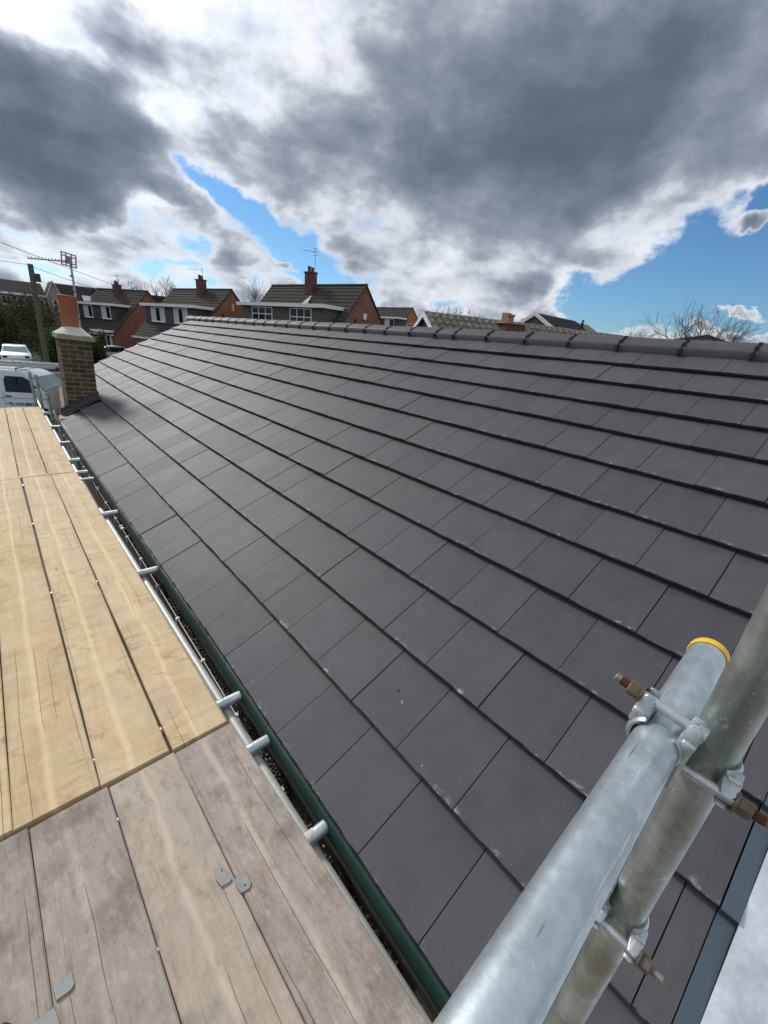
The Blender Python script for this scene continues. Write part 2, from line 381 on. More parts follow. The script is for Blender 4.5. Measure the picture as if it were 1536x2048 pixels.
def wood_fn(cl, cd, weather, saw):
    def fn(nt, b):
        v, r = coords(nt)
        warp = nt.noise(nt.vmap(v, sc=(1, .35, 1)), 5, 3, .5)
        sp = nt.new('ShaderNodeSeparateXYZ'); nt.l.new(v, sp.inputs[0])
        xw = nt.m('MULTIPLY_ADD', nt.m('SUBTRACT', warp, .5), .30, sp.outputs[0])
        ring = nt.new('ShaderNodeCombineXYZ'); nt.l.new(nt.m('MULTIPLY', xw, 30), ring.inputs[0]); nt.l.new(nt.m('MULTIPLY', sp.outputs[1], .25), ring.inputs[1])
        rings = nt.noise(ring.outputs[0], 1.6, 2, .5)
        grain = nt.noise(nt.vmap(v, sc=(260, 6, 60)), 1, 3, .6)
        blot = nt.noise(nt.vmap(v, sc=(1, .55, 1)), 7.5, 6, .62)
        big = nt.noise(nt.vmap(v, sc=(1, .5, 1)), 2.2, 3, .5)
        fib = nt.noise(nt.vmap(v, rot=(0, 0, .35), sc=(1.3, .7, 1)), 60, 6, .72, dist=.3)
        sawn = nt.noise(nt.vmap(v, sc=(4.0, 15, 1)), 1, 5, .6, dist=.6)
        wr = nt.m('ABSOLUTE', nt.m('SUBTRACT', nt.noise(nt.vmap(v, (3, 1, 0), sc=(3.2, 11, 1)), 1, 3, .55, dist=.5), .5))
        wrink = nt.m('MULTIPLY', nt.smooth(wr, .030, .002), nt.smooth(nt.noise(v, 5, 2, .5), .48, .62))
        raw = nt.new('ShaderNodeSeparateXYZ'); nt.l.new(nt.new('ShaderNodeTexCoord').outputs['Object'], raw.inputs[0])
        heart = nt.smooth(nt.m('ABSOLUTE', nt.m('ADD', nt.m('MULTIPLY_ADD', nt.m('SUBTRACT', warp, .5), .05, raw.outputs[0]), .012)), .020, .0)
        f = nt.m('MULTIPLY_ADD', nt.m('SUBTRACT', rings, .5), .55, .45)
        f = nt.m('MULTIPLY_ADD', nt.m('SUBTRACT', blot, .5), 1.15, f)
        f = nt.m('MULTIPLY_ADD', nt.m('SUBTRACT', big, .5), .7, f)
        f = nt.m('MULTIPLY_ADD', nt.m('SUBTRACT', grain, .5), .5, f)
        f = nt.m('MULTIPLY_ADD', nt.m('SUBTRACT', fib, .5), .95 * weather, f)
        f = nt.m('MULTIPLY_ADD', nt.m('SUBTRACT', sawn, .5), .75 * saw, f, )
        f = nt.m('MULTIPLY_ADD', nt.m('SUBTRACT', r, .5), .25, f, clamp=True)
        col = nt.mix(f, cd, cl)
        col = nt.mix(nt.m('MULTIPLY', wrink, .50 * min(1, saw)), col, (.36, .22, .10))
        col = nt.mix(nt.m('MULTIPLY', heart, .40), col, tuple(min(1, c * 1.25) for c in cl))
        # grey and pinkish weathering in blotches
        w = nt.m('MULTIPLY', nt.smooth(blot, .42, .66), weather)
        col = nt.mix(nt.m('MULTIPLY', w, .55), col, (.30, .285, .25))
        w2 = nt.m('MULTIPLY', nt.smooth(nt.noise(v, 5.2, 5, .6), .52, .68), weather)
        col = nt.mix(nt.m('MULTIPLY', w2, .55), col, (.16, .14, .125))
        w3 = nt.smooth(nt.noise(nt.vmap(v, (5, 3, 1)), 4.0, 4, .6), .52, .7)
        col = nt.mix(nt.m('MULTIPLY', w3, .22), col, (.42, .29, .24))
        mid_ = nt.noise(nt.vmap(v, rot=(0, 0, .25), sc=(1.3, .6, 1)), 26, 8, .70, dist=.15)
        col = nt.mix(nt.m('MULTIPLY', nt.smooth(mid_, .53, .68), .38 * weather), col, (.58, .56, .49))
        col = nt.mix(nt.m('MULTIPLY', nt.smooth(mid_, .48, .34), .45 * weather), col, (.17, .14, .12))
        # knots, pale mortar splashes, and splits that run with the grain
        vo = nt.new('ShaderNodeTexVoronoi', feature='F1'); nt.l.new(nt.vmap(v, sc=(1, .45, 1)), vo.inputs['Vector']); vo.inputs['Scale'].default_value = 3.6
        kn = nt.smooth(vo.outputs['Distance'], .055, .02)
        col = nt.mix(nt.m('MULTIPLY', kn, .4), col, (.10, .06, .035))
        spl = nt.smooth(nt.noise(v, 60, 5, .7), .68, .80)
        col = nt.mix(nt.m('MULTIPLY', spl, .5 * weather), col, (.52, .50, .46))
        xc = nt.m('MULTIPLY_ADD', nt.m('SUBTRACT', warp, .5), .035, sp.outputs[0])
        wob = nt.noise(None, 1.1, 3, .5, dim='1D', w=sp.outputs[1])
        xc = nt.m('MULTIPLY_ADD', nt.m('SUBTRACT', wob, .5), .030, sp.outputs[0])
        v1 = nt.new('ShaderNodeTexVoronoi', voronoi_dimensions='1D', feature='DISTANCE_TO_EDGE'); nt.set(v1, 'W', xc); v1.inputs['Scale'].default_value = 15
        crn = v1.outputs['Distance']
        gate = nt.smooth(nt.noise(nt.vmap(v, sc=(6, 1.3, 1)), 1, 2, .5), .50, .60)
        crack = nt.m('MULTIPLY', nt.smooth(crn, .020, .006), gate)
        col = nt.mix(nt.m('MULTIPLY', crack, .7), col, (.07, .045, .03))
        nt.l.new(col, b.inputs['Base Color'])
        h = nt.m('MULTIPLY_ADD', grain, .35, nt.m('MULTIPLY', sawn, 1.3 * saw))
        h = nt.m('MULTIPLY_ADD', fib, .7 * weather, h)
        h = nt.m('MULTIPLY_ADD', crack, -1.5, h)
        bump(nt, b, h, .55, .004)
    return fn
M_WOOD_N = mat('scaffold_board_yellow', wood_fn((.78, .61, .38), (.49, .34, .18), .16, 1.2), .75, spec=.25)
M_WOOD_G = mat('scaffold_board_weathered', wood_fn((.64, .55, .46), (.28, .225, .185), .95, .2), .8, spec=.25)
M_WOOD_P = mat('scaffold_board_pale', wood_fn((.64, .545, .44), (.36, .29, .22), .7, .2), .8, spec=.25)
M_WOOD_D = mat('scaffold_board_dark', wood_fn((.56, .48, .40), (.235, .19, .155), .9, .2), .8, spec=.25)

def galv_fn(tint, dirty, ax=0):
    def fn(nt, b):
        v, r = coords(nt)
        n1 = nt.noise(v, 14, 6, .62)
        n2 = nt.noise(nt.vmap(v, sc=(2, 2, 2)), 40, 6, .7)
        sc = nt.noise(nt.vmap(v, rot=(.3, .5, .2), sc=(6, 90, 90)), 1, 3, .6)
        vo = nt.new('ShaderNodeTexVoronoi', feature='F1'); nt.l.new(v, vo.inputs['Vector']); vo.inputs['Scale'].default_value = 110
        col = nt.mix(nt.smooth(n1, .35, .65), tuple(c * .70 for c in tint), tint)
        col = nt.mix(nt.m('MULTIPLY', nt.smooth(n2, .60, .78), .45), col, tuple(c * .45 for c in tint))
        col = nt.mix(nt.m('MULTIPLY', nt.smooth(n2, .42, .25), .5), col, tuple(min(1, c * 1.35) for c in tint))
        col = nt.mix(nt.m('MULTIPLY', nt.smooth(sc, .64, .70), .45), col, (.9, .93, .95))
        s2_ = nt.noise(nt.vmap(v, rot=(.9, -.4, .8), sc=(9, 160, 160)), 1, 2, .5); col = nt.mix(nt.m('MULTIPLY', nt.smooth(s2_, .70, .73), .6), col, (.16, .18, .18))
        st = nt.noise(nt.vmap(v, sc=(2.2, 34, 34) if ax == 0 else (34, 34, 2.2)), 1, 5, .65)
        col = nt.mix(nt.m('MULTIPLY', nt.smooth(st, .54, .70), .55), col, tuple(c * .55 for c in tint))
        col = nt.mix(nt.m('MULTIPLY', nt.smooth(st, .40, .28), .45), col, (.85, .88, .88))
        pit = nt.smooth(nt.noise(v, 190, 3, .6), .70, .77); col = nt.mix(nt.m('MULTIPLY', pit, .6), col, (.12, .13, .12))
        if dirty: col = nt.mix(nt.m('MULTIPLY', nt.smooth(nt.noise(v, 9, 4, .6), .45, .7), dirty), col, (.20, .19, .14))
        nt.l.new(col, b.inputs['Base Color'])
        nt.l.new(nt.m('MULTIPLY_ADD', n2, .38, .20), b.inputs['Roughness'])
        b.inputs['Metallic'].default_value = .72
        bump(nt, b, nt.m('MULTIPLY_ADD', n2, .7, nt.m('MULTIPLY', vo.outputs['Distance'], .25)), .22, .0015)
    return fn
M_GALV = mat('galvanised_steel', galv_fn((.60, .68, .71), 0), .4)
M_LEDG = plain('chalky_galvanised', (.50, .52, .49), .14, 22, .5, .25, bs=.3)
M_GALV_OLD = mat('galvanised_steel_old', galv_fn((.45, .50, .48), .65, 2), .45)
M_ZINC = mat('galvanised_fitting', galv_fn((.62, .66, .67), .15), .4)
M_RUST = plain('rusty_thread', (.15, .055, .022), .35, 120, .85, .3, bs=.4)
M_BOLT = plain('dull_bolt', (.30, .28, .25), .2, 60, .5, .7)
M_NUT = plain('dirty_nut', (.16, .13, .09), .2, 60, .55, .5)
M_YEL = plain('yellow_plastic', (.85, .55, .02), .06, 40, .45)
M_GREEN = plain('green_membrane', (.005, .038, .029), .22, 22, .6)
M_BLACK = plain('black_plastic', (.012, .012, .014), .1, 30, .4)
M_GUT = plain('gutter_plastic', (.030, .024, .016), .3, 30, .6)
M_LIP = plain('gutter_rim', (.58, .57, .52), .12, 30, .45)
M_WHITE = plain('white_upvc', (.78, .79, .79), .05, 20, .4)
M_VERGE = plain('slate_blue_trim', (.060, .088, .112), .08, 20, .5)
M_LEAD = plain('lead_sheet', (.050, .052, .064), .25, 14, .45, .3, bs=.3)
M_MORTAR = plain('mortar', (.40, .385, .34), .15, 30, .9, bs=.5)
M_FLAUNCH = plain('flaunching', (.56, .55, .49), .12, 14, .9, bs=.5)
M_MORTD = plain('dirty_mortar', (.31, .275, .19), .2, 25, .9, bs=.5)
M_BRICKN = plain('weathered_brick', (.072, .057, .038), .22, 20, .85, rb=.45, bs=.4)
M_BRICKR = plain('red_brown_brick', (.090, .056, .038), .22, 20, .85, rb=.3, bs=.4)
M_TERRA = plain('terracotta', (.36, .120, .062), .10, 6, .7)
M_GLASS = mat('window_glass', (.010, .014, .022), .12, spec=.25)
M_CURT = plain('net_curtain', (.50, .53, .55), .1, 10, .6)
M_RUBBER = plain('black_rubber', (.02, .02, .022), .1, 20, .7)
M_VANW = mat('white_paint', (.66, .72, .76), .22, spec=.5)
M_SILL = plain('grey_render', (.60, .60, .61), .08, 5, .85)
M_TIMB = plain('rafter_wood', (.25, .17, .10), .15, 20, .8)
M_DEBRIS = plain('gutter_moss', (.038, .030, .015), .45, 50, .9, rb=.5, bs=.5)
M_CRUMB = plain('mortar_crumbs', (.46, .42, .34), .3, 60, .9, rb=.4)
M_SHEET = plain('white_sheet', (.58, .62, .67), .35, 9, .35, bs=.5)
M_NAVY = plain('navy_fabric', (.010, .012, .035), .2, 60, .9)
# ------------------------------------------------------------------ ground
def ground_fn(nt, b):
    c = nt.new('ShaderNodeTexCoord').outputs['Object']
    n = nt.noise(c, .35, 6, .6); n2 = nt.noise(c, 5, 5, .6)
    col = nt.mix(nt.smooth(n, .42, .6), (.10, .10, .085), (.055, .075, .03))
    col = nt.mix(nt.m('MULTIPLY', nt.smooth(n2, .5, .7), .4), col, (.17, .16, .13))
    nt.l.new(col, b.inputs['Base Color']); bump(nt, b, n2, .4, .02)
M_GROUND = mat('ground_mat', ground_fn, .9, spec=.2)
def asphalt_fn(nt, b):
    c = nt.new('ShaderNodeTexCoord').outputs['Object']
    n = nt.noise(c, 2, 6, .6); n2 = nt.noise(c, 80, 2, .5)
    f = nt.m('MULTIPLY_ADD', nt.m('SUBTRACT', n, .5), .04, nt.m('MULTIPLY_ADD', nt.m('SUBTRACT', n2, .5), .04, .085))
    nt.l.new(f, b.inputs['Base Color'])
M_ASPH = mat('asphalt_mat', asphalt_fn, .85, spec=.3)
M_PAVE = plain('paving', (.22, .21, .19), .12, 3, .85, rb=.1)
G0 = -2.5
g = MB(); N = 60
xs = [-500 + 1000 * i / N for i in range(N + 1)]
def gz(x, y):
    return G0 + .028 * min(max(y - 32, 0), 40) + .002 * max(y - 72, 0)
ys = [-60, -20, 0, 10, 20, 32, 40, 50, 60, 72, 90, 150, 300, 700]
for y in ys:
    for x in xs: g.v.append((x, y, gz(x, y)))
for j in range(len(ys) - 1):
    for i in range(N): a = j * (N + 1) + i; g.f.append((a, a + 1, a + N + 2, a + N + 1))
struct('ground', g, M_GROUND)
road = MB()
pts = [(-40, 33), (-12, 27), (-3, 27), (3, 30), (6.5, 36), (5.0, 44), (3.5, 56), (-2, 56), (-3, 42), (-8, 35), (-40, 41)]
vs = [(x, y, gz(x, y) + .03) for x, y in pts]; road.add(vs, [tuple(range(len(vs)))])
struct('road', road, M_ASPH)
pv = MB(); pv.box(-6, -.35, -8, 27.0, G0 + .004, G0 + .05)
struct('driveway', pv, M_ASPH)
pv = MB()
for k in range(24):
    y0 = -3 + .60 * k
    for x0, x1 in ((-.35, .02),): pv.box(x0 + .006, x1, y0 + .006, y0 + .594, G0, G0 + .05 + .004 * (k % 3))
o = struct('paved_path', pv, M_PAVE)

# ------------------------------------------------------------------ the bungalow whose roof has just been tiled
W = .295; SL = rad(27); ASP = 1.12089 * W
VD = Vector((math.cos(SL), 0, math.sin(SL))); ND = Vector((-math.sin(SL), 0, math.cos(SL))); UD = Vector((0, -1, 0))
VI = [0.0, 0.983, 1.997, 2.99, 4.009, 5.008, 6.002, 7.073, 8.096, 9.016, 9.948, 10.857, 11.80]
DU = [0.0, 0.021, 0.012, 0.029, 0.036, 0.021, 0.014, 0.012, 0.028, 0.018, 0.015, -0.006]
UF, UN = -36.24, 7.77
BUN = thing('bungalow', 'long bungalow with a newly laid dark grey tiled roof beside the scaffold', 'house', (3.6, 4.2, G0))
BINV = BUN.matrix_basis.inverted()
def bpart(name, mb, m, **k): return part(name, mb, m, BUN, BINV, **k)
def eshift(i, y): return -.013 * max(y, 0) * max(0, 1 - i / 3.0)
LIP = .030
def tile_mesh(L, seed, mt):
    rr = random.Random(seed); n = 7; w = W - .0036; vs = []; mb = MB(); t = LIP / L
    for i in range(n + 1):
        x = w * i / n; j = rr.uniform(-.0014, .0014); k = rr.uniform(-.0012, .0012)
        yb = L + .05
        vs += [(x, .004 + j, -.004 * t), (x, j, -.0030 + k), (x, .001 + j, -.0225), (x, yb, -yb * t), (x, yb, -yb * t - .02)]
    fs = []
    for i in range(n):
        a, c = 5 * i, 5 * i + 5
        fs += [(a, c, c + 3, a + 3), (a + 1, c + 1, c, a), (a + 2, c + 2, c + 1, a + 1), (a + 4, c + 4, c + 2, a + 2)]
    a = 0; fs.append((0, 3, 4, 2, 1)); b = 5 * n; fs.append((b + 1, b + 2, b + 4, b + 3, b))
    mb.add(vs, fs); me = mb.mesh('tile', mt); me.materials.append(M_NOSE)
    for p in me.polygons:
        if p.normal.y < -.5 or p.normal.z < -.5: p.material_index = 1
    return me
CAMP = cam.matrix_world.translation.copy()
spots = []
for i in range(12):
    L = (VI[i + 1] - VI[i]) * ASP
    off = DU[i] + (.5 if i % 2 else 0)
    uf = -23.35 if i < 2 else UF
    k0 = math.floor(uf - off)
    u = k0 + off
    while u < UN - .02:
        a, b_ = max(u, uf), min(u + 1, UN)
        if b_ - a > .05: spots.append((i, L, a, b_))
        u += 1
def tmat(i, a, jit):
    y = -a * W
    P = VD * (VI[i] * ASP + eshift(i, y)) + Vector((0, y, 0)) + ND * (jit[0])
    M = frame(P, UD, VD, ND)
    return M @ Matrix.Rotation(jit[1], 4, 'X') @ Matrix.Rotation(jit[2], 4, 'Y')
spots.sort(key=lambda s: (tmat(s[0], s[2], (0, 0, 0)).translation - CAMP).length)
near_m = {}; far_mb = MB(); far_rnd = []; far_mi = []
for n, (i, L, a, b_) in enumerate(spots):
    jit = (R.uniform(-.0016, .0028), R.uniform(-.003, .003), R.uniform(-.006, .006))
    M = tmat(i, a, jit) @ Matrix.Diagonal(((b_ - a), 1, 1, 1))
    key = (i, R.randrange(3))
    if key not in near_m: near_m[key] = tile_mesh(L, hash(key) & 1023, M_TILE)
    if n < 299: link('tile', near_m[key], BUN, BINV @ M)
    else:
        me = near_m[key]; b0 = len(far_mb.v)
        far_mb.add([v.co for v in me.vertices], [tuple(p.vertices) for p in me.polygons], M)
        far_rnd += [R.random()] * len(me.vertices); far_mi += [p.material_index for p in me.polygons]
me = bpy.data.meshes.new('tile_field'); me.from_pydata([tuple(v) for v in far_mb.v], [], far_mb.f)
at = me.attributes.new('rnd', 'FLOAT', 'POINT'); at.data.foreach_set('value', far_rnd)
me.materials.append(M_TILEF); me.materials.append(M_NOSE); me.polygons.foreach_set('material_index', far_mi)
o = link('tile_field', me, BUN, BINV); o['kind'] = 'stuff'
# roof deck under the tiles, the far slope, walls
mb = MB()
A0 = VD * .03 - ND * .075; A1 = VD * (12.1 * ASP) - ND * .075
for (y0, y1, P0) in ((-2.30, 6.9, A0), (6.9, 10.66, VD * .66 - ND * .075)):
    a, b_ = P0, A1
    mb.add([(a.x, y0, a.z), (b_.x, y0, b_.z), (b_.x, y1, b_.z), (a.x, y1, a.z),
            (a.x, y0, a.z + .02), (b_.x, y0, b_.z + .02), (b_.x, y1, b_.z + .02), (a.x, y1, a.z + .02)],
           [(0, 3, 2, 1), (4, 5, 6, 7), (0, 1, 5, 4), (1, 2, 6, 5), (2, 3, 7, 6), (3, 0, 4, 7)])
bpart('roof_deck', mb, M_BLACK)
mb = MB(); mb.add([(3.56, -2.3, 1.80), (3.56, 10.66, 1.80), (7.2, 10.66, -.05), (7.2, -2.3, -.05), (3.56, -2.3, 1.74), (3.56, 10.66, 1.74), (7.2, 10.66, -.11), (7.2, -2.3, -.11)],
                  [(0, 1, 2, 3), (7, 6, 5, 4), (0, 3, 7, 4), (1, 5, 6, 2), (2, 6, 7, 3), (0, 4, 5, 1)])
bpart('rear_roof_slope', mb, M_TILEF)
def brickwall_fn(c1, c2, mort, sc=1.0):
    def fn(nt, b):
        c = nt.new('ShaderNodeTexCoord').outputs['Object']
        sp = nt.new('ShaderNodeSeparateXYZ'); nt.l.new(c, sp.inputs[0])
        cb = nt.new('ShaderNodeCombineXYZ'); nt.l.new(nt.m('ADD', sp.outputs[0], sp.outputs[1]), cb.inputs[0]); nt.l.new(sp.outputs[2], cb.inputs[1])
        br = nt.new('ShaderNodeTexBrick'); nt.l.new(cb.outputs[0], br.inputs[0]); br.inputs['Scale'].default_value = sc
        br.inputs['Color1'].default_value = (*c1, 1); br.inputs['Color2'].default_value = (*c2, 1); br.inputs['Mortar'].default_value = (*mort, 1)
        br.inputs['Brick Width'].default_value = .225; br.inputs['Row Height'].default_value = .075; br.inputs['Mortar Size'].default_value = .006
        n = nt.noise(c, 1.3, 5, .6)
        f = nt.m('MULTIPLY_ADD', nt.m('SUBTRACT', n, .5), .8, 1.0)
        cc = nt.new('ShaderNodeCombineXYZ')
        for i in range(3): nt.l.new(f, cc.inputs[i])
        nt.l.new(nt.mix(1.0, br.outputs[0], cc.outputs[0], 'MULTIPLY'), b.inputs['Base Color'])
    return fn
M_BW_RED = mat('red_brick_wall', brickwall_fn((.25, .095, .055), (.19, .075, .045), (.24, .17, .13)), .85)
M_BW_OR = mat('orange_brick_wall', brickwall_fn((.42, .17, .07), (.34, .13, .055), (.32, .22, .14)), .85)
M_BW_BR = mat('brown_brick_wall', brickwall_fn((.16, .10, .065), (.12, .08, .05), (.25, .22, .17)), .85)
mb = MB(); mb.prism([(.10, -2.5 - G0), (7.05, -2.5 - G0), (7.05, -.12 - G0), (3.56, 1.66 - G0), (.10, -.12 - G0)], -2.22, 10.6, Matrix.Translation((0, 0, G0)))
bpart('wall', mb, M_BW_BR)
# ridge: capping tiles with black union strips
RX, RZ = 3.555, 1.792
def ridge_mesh(L):
    prof = [(-.128, -.072), (-.132, -.030), (-.126, -.012), (-.108, .003), (-.012, .050), (0, .053), (.012, .050), (.108, .003), (.126, -.012), (.132, -.030), (.128, -.072)]
    inn = [(x * .88, z - .016) for x, z in reversed(prof)]
    mb = MB(); mb.prism(prof + inn, 0, L); return mb.mesh('ridge_tile', M_RIDGE, True, angle=30)
js = [7.77, 6.32, 4.85, 3.32, 1.72, .20, -1.36, -2.98, -4.55, -5.55, -7.07, -8.70]
while js[-1] > UF + 1.0: js.append(js[-1] - 1.555)
js[-1] = UF - .9
rm = ridge_mesh(1.0)
um = MB()
for k in range(9):
    x = -.138 + k * .0345; z = .058 - abs(x) * .44 - (.0 if abs(x) < .115 else .02)
    um.box(x - .019, x + .019, -.008 - .006 * (k % 2), .008 + .006 * ((k + 1) % 2), z - .036, z + .001)
um.box(-.146, -.118, -.024, .024, -.083, -.073)
um = um.mesh('ridge_union', M_BLACK)
for j in range(len(js) - 1):
    y0, y1 = -js[j] * W + .006, -js[j + 1] * W - .006
    tw = Matrix.Translation((RX + R.uniform(-.002, .002), y0, RZ + R.uniform(-.003, .003)))
    link('ridge_tile', rm, BUN, BINV @ tw @ Matrix.Diagonal((1, y1 - y0, 1, 1)))
    if j: link('ridge_union', um, BUN, BINV @ Matrix.Translation((RX, y0 - .006, RZ)))
mb = MB(); mb.prism([(-.14, -.08), (-.14, -.02), (-.11, .012), (0, .062), (.11, .012), (.14, -.02), (.14, -.08)], 0, .03)
part('ridge_end_cap', mb, M_WHITE, BUN, BINV @ Matrix.Translation((RX, 36.24 * W + .28, RZ)))
# near verge: slate blue trim on each course, and a far verge
for i in range(12):
    L = (VI[i + 1] - VI[i]) * ASP
    M = tmat(i, UN, (0, 0, 0)); mb = MB()
    mb.add([(.002, .0, .0015), (.042, 0, .0015), (.042, L + .04, -LIP * (L + .04) / L + .0015), (.002, L + .04, -LIP * (L + .04) / L + .0015),
            (.002, .0, -.022), (.042, 0, -.028), (.042, L + .04, -.075), (.002, L + .04, -.055)],
           [(0, 1, 2, 3), (0, 4, 5, 1), (1, 5, 6, 2), (3, 2, 6, 7), (0, 3, 7, 4), (4, 7, 6, 5)])
    part('verge_trim', mb, M_VERGE, BUN, BINV @ M)
mb = MB(); P0, P1 = VD * .7, VD * (12.0 * ASP)
for (a, b_) in ((P0, P1),):
    mb.add([(a.x, 10.69, a.z - .03), (b_.x, 10.69, b_.z - .03), (b_.x, 10.69, b_.z - .17), (a.x, 10.69, a.z - .17),
            (a.x, 10.72, a.z - .03), (b_.x, 10.72, b_.z - .03), (b_.x, 10.72, b_.z - .17), (a.x, 10.72, a.z - .17)],
           [(0, 1, 2, 3), (7, 6, 5, 4), (0, 4, 5, 1), (1, 5, 6, 2), (2, 6, 7, 3), (3, 7, 4, 0)])
bpart('barge_board', mb, M_WHITE)
# green eaves membrane hanging into the gutter
mb = MB(); prof = [(.030, -.026), (.003, -.029), (-.005, -.034), (-.012, -.046), (-.016, -.064), (-.017, -.092), (-.012, -.092), (-.008, -.055), (.03, -.045)]
ny = 40
for k in range(ny + 1):
    y = -2.04 + 8.49 * k / ny; w_ = .0012 * math.sin(k * 2.1) + .001 * math.sin(k * .9)
    e = eshift(0, y)
    for x, z in prof: mb.v.append((x + w_ + e, y, z))
n = len(prof)
for k in range(ny):
    for i in range(n): mb.f.append((k * n + i, k * n + (i + 1) % n, (k + 1) * n + (i + 1) % n, (k + 1) * n + i))
bpart('eaves_membrane', mb, M_GREEN, smooth=True)
# gutter
def lipx(y):
    pts = [(-9, -.050), (0, -.0525), (1, -.056), (3.4, -.075), (4.9, -.090), (6.5, -.108)]
    for (a, xa), (b_, xb) in zip(pts, pts[1:]):
        if y <= b_: return xa + (xb - xa) * (y - a) / (b_ - a)
    return pts[-1][1]
GY0, GY1 = -1.80, 6.45
def strip(name, prof, m, y0, y1, ny, smooth=True):
    mb = MB()
    for k in range(ny + 1):
        y = y0 + (y1 - y0) * k / ny; lx = lipx(y); bx = -.012 + eshift(0, y)
        for f, z in prof: mb.v.append((bx + (lx - bx) * f, y, z))
    n = len(prof)
    for k in range(ny):
        for i in range(n): mb.f.append((k * n + i, k * n + (i + 1) % n, (k + 1) * n + (i + 1) % n, (k + 1) * n + i))
    mb.f.append(tuple(range(n))); mb.f.append(tuple(reversed(range(ny * n, ny * n + n))))
    return bpart(name, mb, m, smooth=smooth)
strip('gutter', [(-.15, -.15), (-.1, -.19), (.2, -.215), (.7, -.215), (1.0, -.18), (1.0, -.150), (.93, -.150), (.93, -.18), (.65, -.208), (.25, -.208), (-.02, -.188), (-.05, -.15)], M_GUT, GY0, GY1, 30)
strip('gutter_rim', [(.94, -.150), (1.06, -.150), (1.06, -.1455), (.94, -.1455)], M_LIP, GY0 + 1.0, GY1, 30, False)
mb = MB()
for k in range(17):
    y = -1.5 + k * .47; lx = lipx(y)
    mb = MB(); mb.box(lx - .008, lx + .010, y - .009, y + .009, -.152, -.140)
    mb.box(lx - .012, lx - .0085, y - .009, y + .009, -.20, -.145); bpart('gutter_clip', mb, M_WHITE)
for y in (1.99, 2.05, 3.25):
    lx = lipx(y); mb = MB(); mb.box(lx - .012, lx + .014, y - .02, y + .01, -.153, -.136); bpart('gutter_clip', mb, M_WHITE)
def blob(mb, c, r, rr, flat=.6):
    vs = []; n = 6
    for z, s in ((-.5, .7), (.35, .85)):
        for i in range(n):
            t = 2 * math.pi * i / n + rr.random(); q = s * rr.uniform(.6, 1.15) * r; vs.append((c[0] + q * math.cos(t), c[1] + q * math.sin(t), c[2] + z * r * flat))
    vs += [(c[0], c[1], c[2] - r * .7 * flat), (c[0] + rr.uniform(-.2, .2) * r, c[1], c[2] + r * .8 * flat)]
    fs = [(i, (i + 1) % n, n + (i + 1) % n, n + i) for i in range(n)] + [((i + 1) % n, i, 12) for i in range(n)] + [(n + i, n + (i + 1) % n, 13) for i in range(n)]
    mb.add(vs, fs)
mb, mc = MB(), MB()
for k in range(3200):
    y = R.uniform(GY0 + .05, GY1 - .05); f = R.uniform(.0, .95); bx = -.012 + eshift(0, y)
    r_ = R.uniform(.003, .009)
    blob(mb, (bx + (lipx(y) - bx) * f, y, -.186 + .012 * math.sin(y * 7) + R.uniform(-.012, .008)), r_, R)
for k in range(1300):
    y = R.uniform(GY0 + .05, GY1 - .05); f = R.uniform(.05, .9); bx = -.012 + eshift(0, y)
    if math.sin(y * 5.3) + math.sin(y * 13) < R.uniform(-.9, .9): continue
    blob(mc, (bx + (lipx(y) - bx) * f, y, -.172 + R.uniform(-.006, .008)), R.uniform(.002, .0055), R)
bpart('gutter_moss', mb, M_DEBRIS, kind='stuff'); bpart('mortar_droppings', mc, M_CRUMB, kind='stuff')

# ---- chimney stack at the far eaves corner
CX0, CX1, CY0, CY1 = .100, .545, 6.95, 7.62
ch = MB(); ch.box(CX0 + .006, CX1 - .006, CY0 + .006, CY1 - .006, -1.2, 1.25)
LEAN = Matrix.Translation((.3, 7.2, 0)) @ Matrix.Rotation(rad(3.2), 4, 'Y') @ Matrix.Translation((-.3, -7.2, 0))   # the old stack leans a little
CH = part('chimney', ch, M_MORTD, BUN, BINV @ LEAN)
bk = MB(); bk.box(0, .212, 0, .1025, 0, .064); bk = [bk.mesh('brick', m, bevel=.003) for m in [M_BRICKN] * 5 + [M_BRICKR]]
hk = MB(); hk.box(0, .1025, 0, .1025, 0, .064); hk = [hk.mesh('brick', m, bevel=.003) for m in (M_BRICKN, M_BRICKR)]
def brick(x, y, z, alongy, half=False):
    me = R.choice(hk) if half else R.choice(bk)
    M = Matrix.Translation((x, y, z + R.uniform(-.0015, .0015)))
    if alongy: M = M @ Matrix.Translation((.1025, 0, 0)) @ Matrix.Rotation(rad(90), 4, 'Z')
    o = link('brick', me, CH, M @ Matrix.Rotation(R.uniform(-.006, .006), 4, 'Z')); return o
for c in range(20):
    z = -.27 + .075 * c
    j = R.uniform(-.002, .002)
    if c % 2 == 0:
        brick(CX0, CY0 + j, z, False); brick(CX0 + .224, CY0 + j, z, False)
        for k in range(2): brick(CX0 + j, CY0 + .114 + .224 * k, z, True); brick(CX1 - .1015, CY0 + .114 + .224 * k, z, True)
        brick(CX0, CY1 - .102, z, False); brick(CX0 + .224, CY1 - .102, z, False)
    else:
        brick(CX0, CY0, z, False, True); brick(CX0 + .114, CY0 + j, z, False); brick(CX0 + .338, CY0, z, False, True)
        for k in range(2): brick(CX0 + j, CY0 + .2265 + .21 * k - .11, z, True); brick(CX1 - .1015, CY0 + .2265 + .21 * k - .11, z, True)
        brick(CX0, CY1 - .1025, z, False, True); brick(CX0 + .114, CY1 - .102, z, False); brick(CX0 + .338, CY1 - .1025, z, False, True)
mb = MB(); mb.box(CX0 - .035, CX1 + .045, CY0 - .035, CY1 + .035, 1.228, 1.300)
part('oversailing_course', mb, M_MORTD, CH, bevel=.006)
mb = MB(); n = 16; base = []; top = []
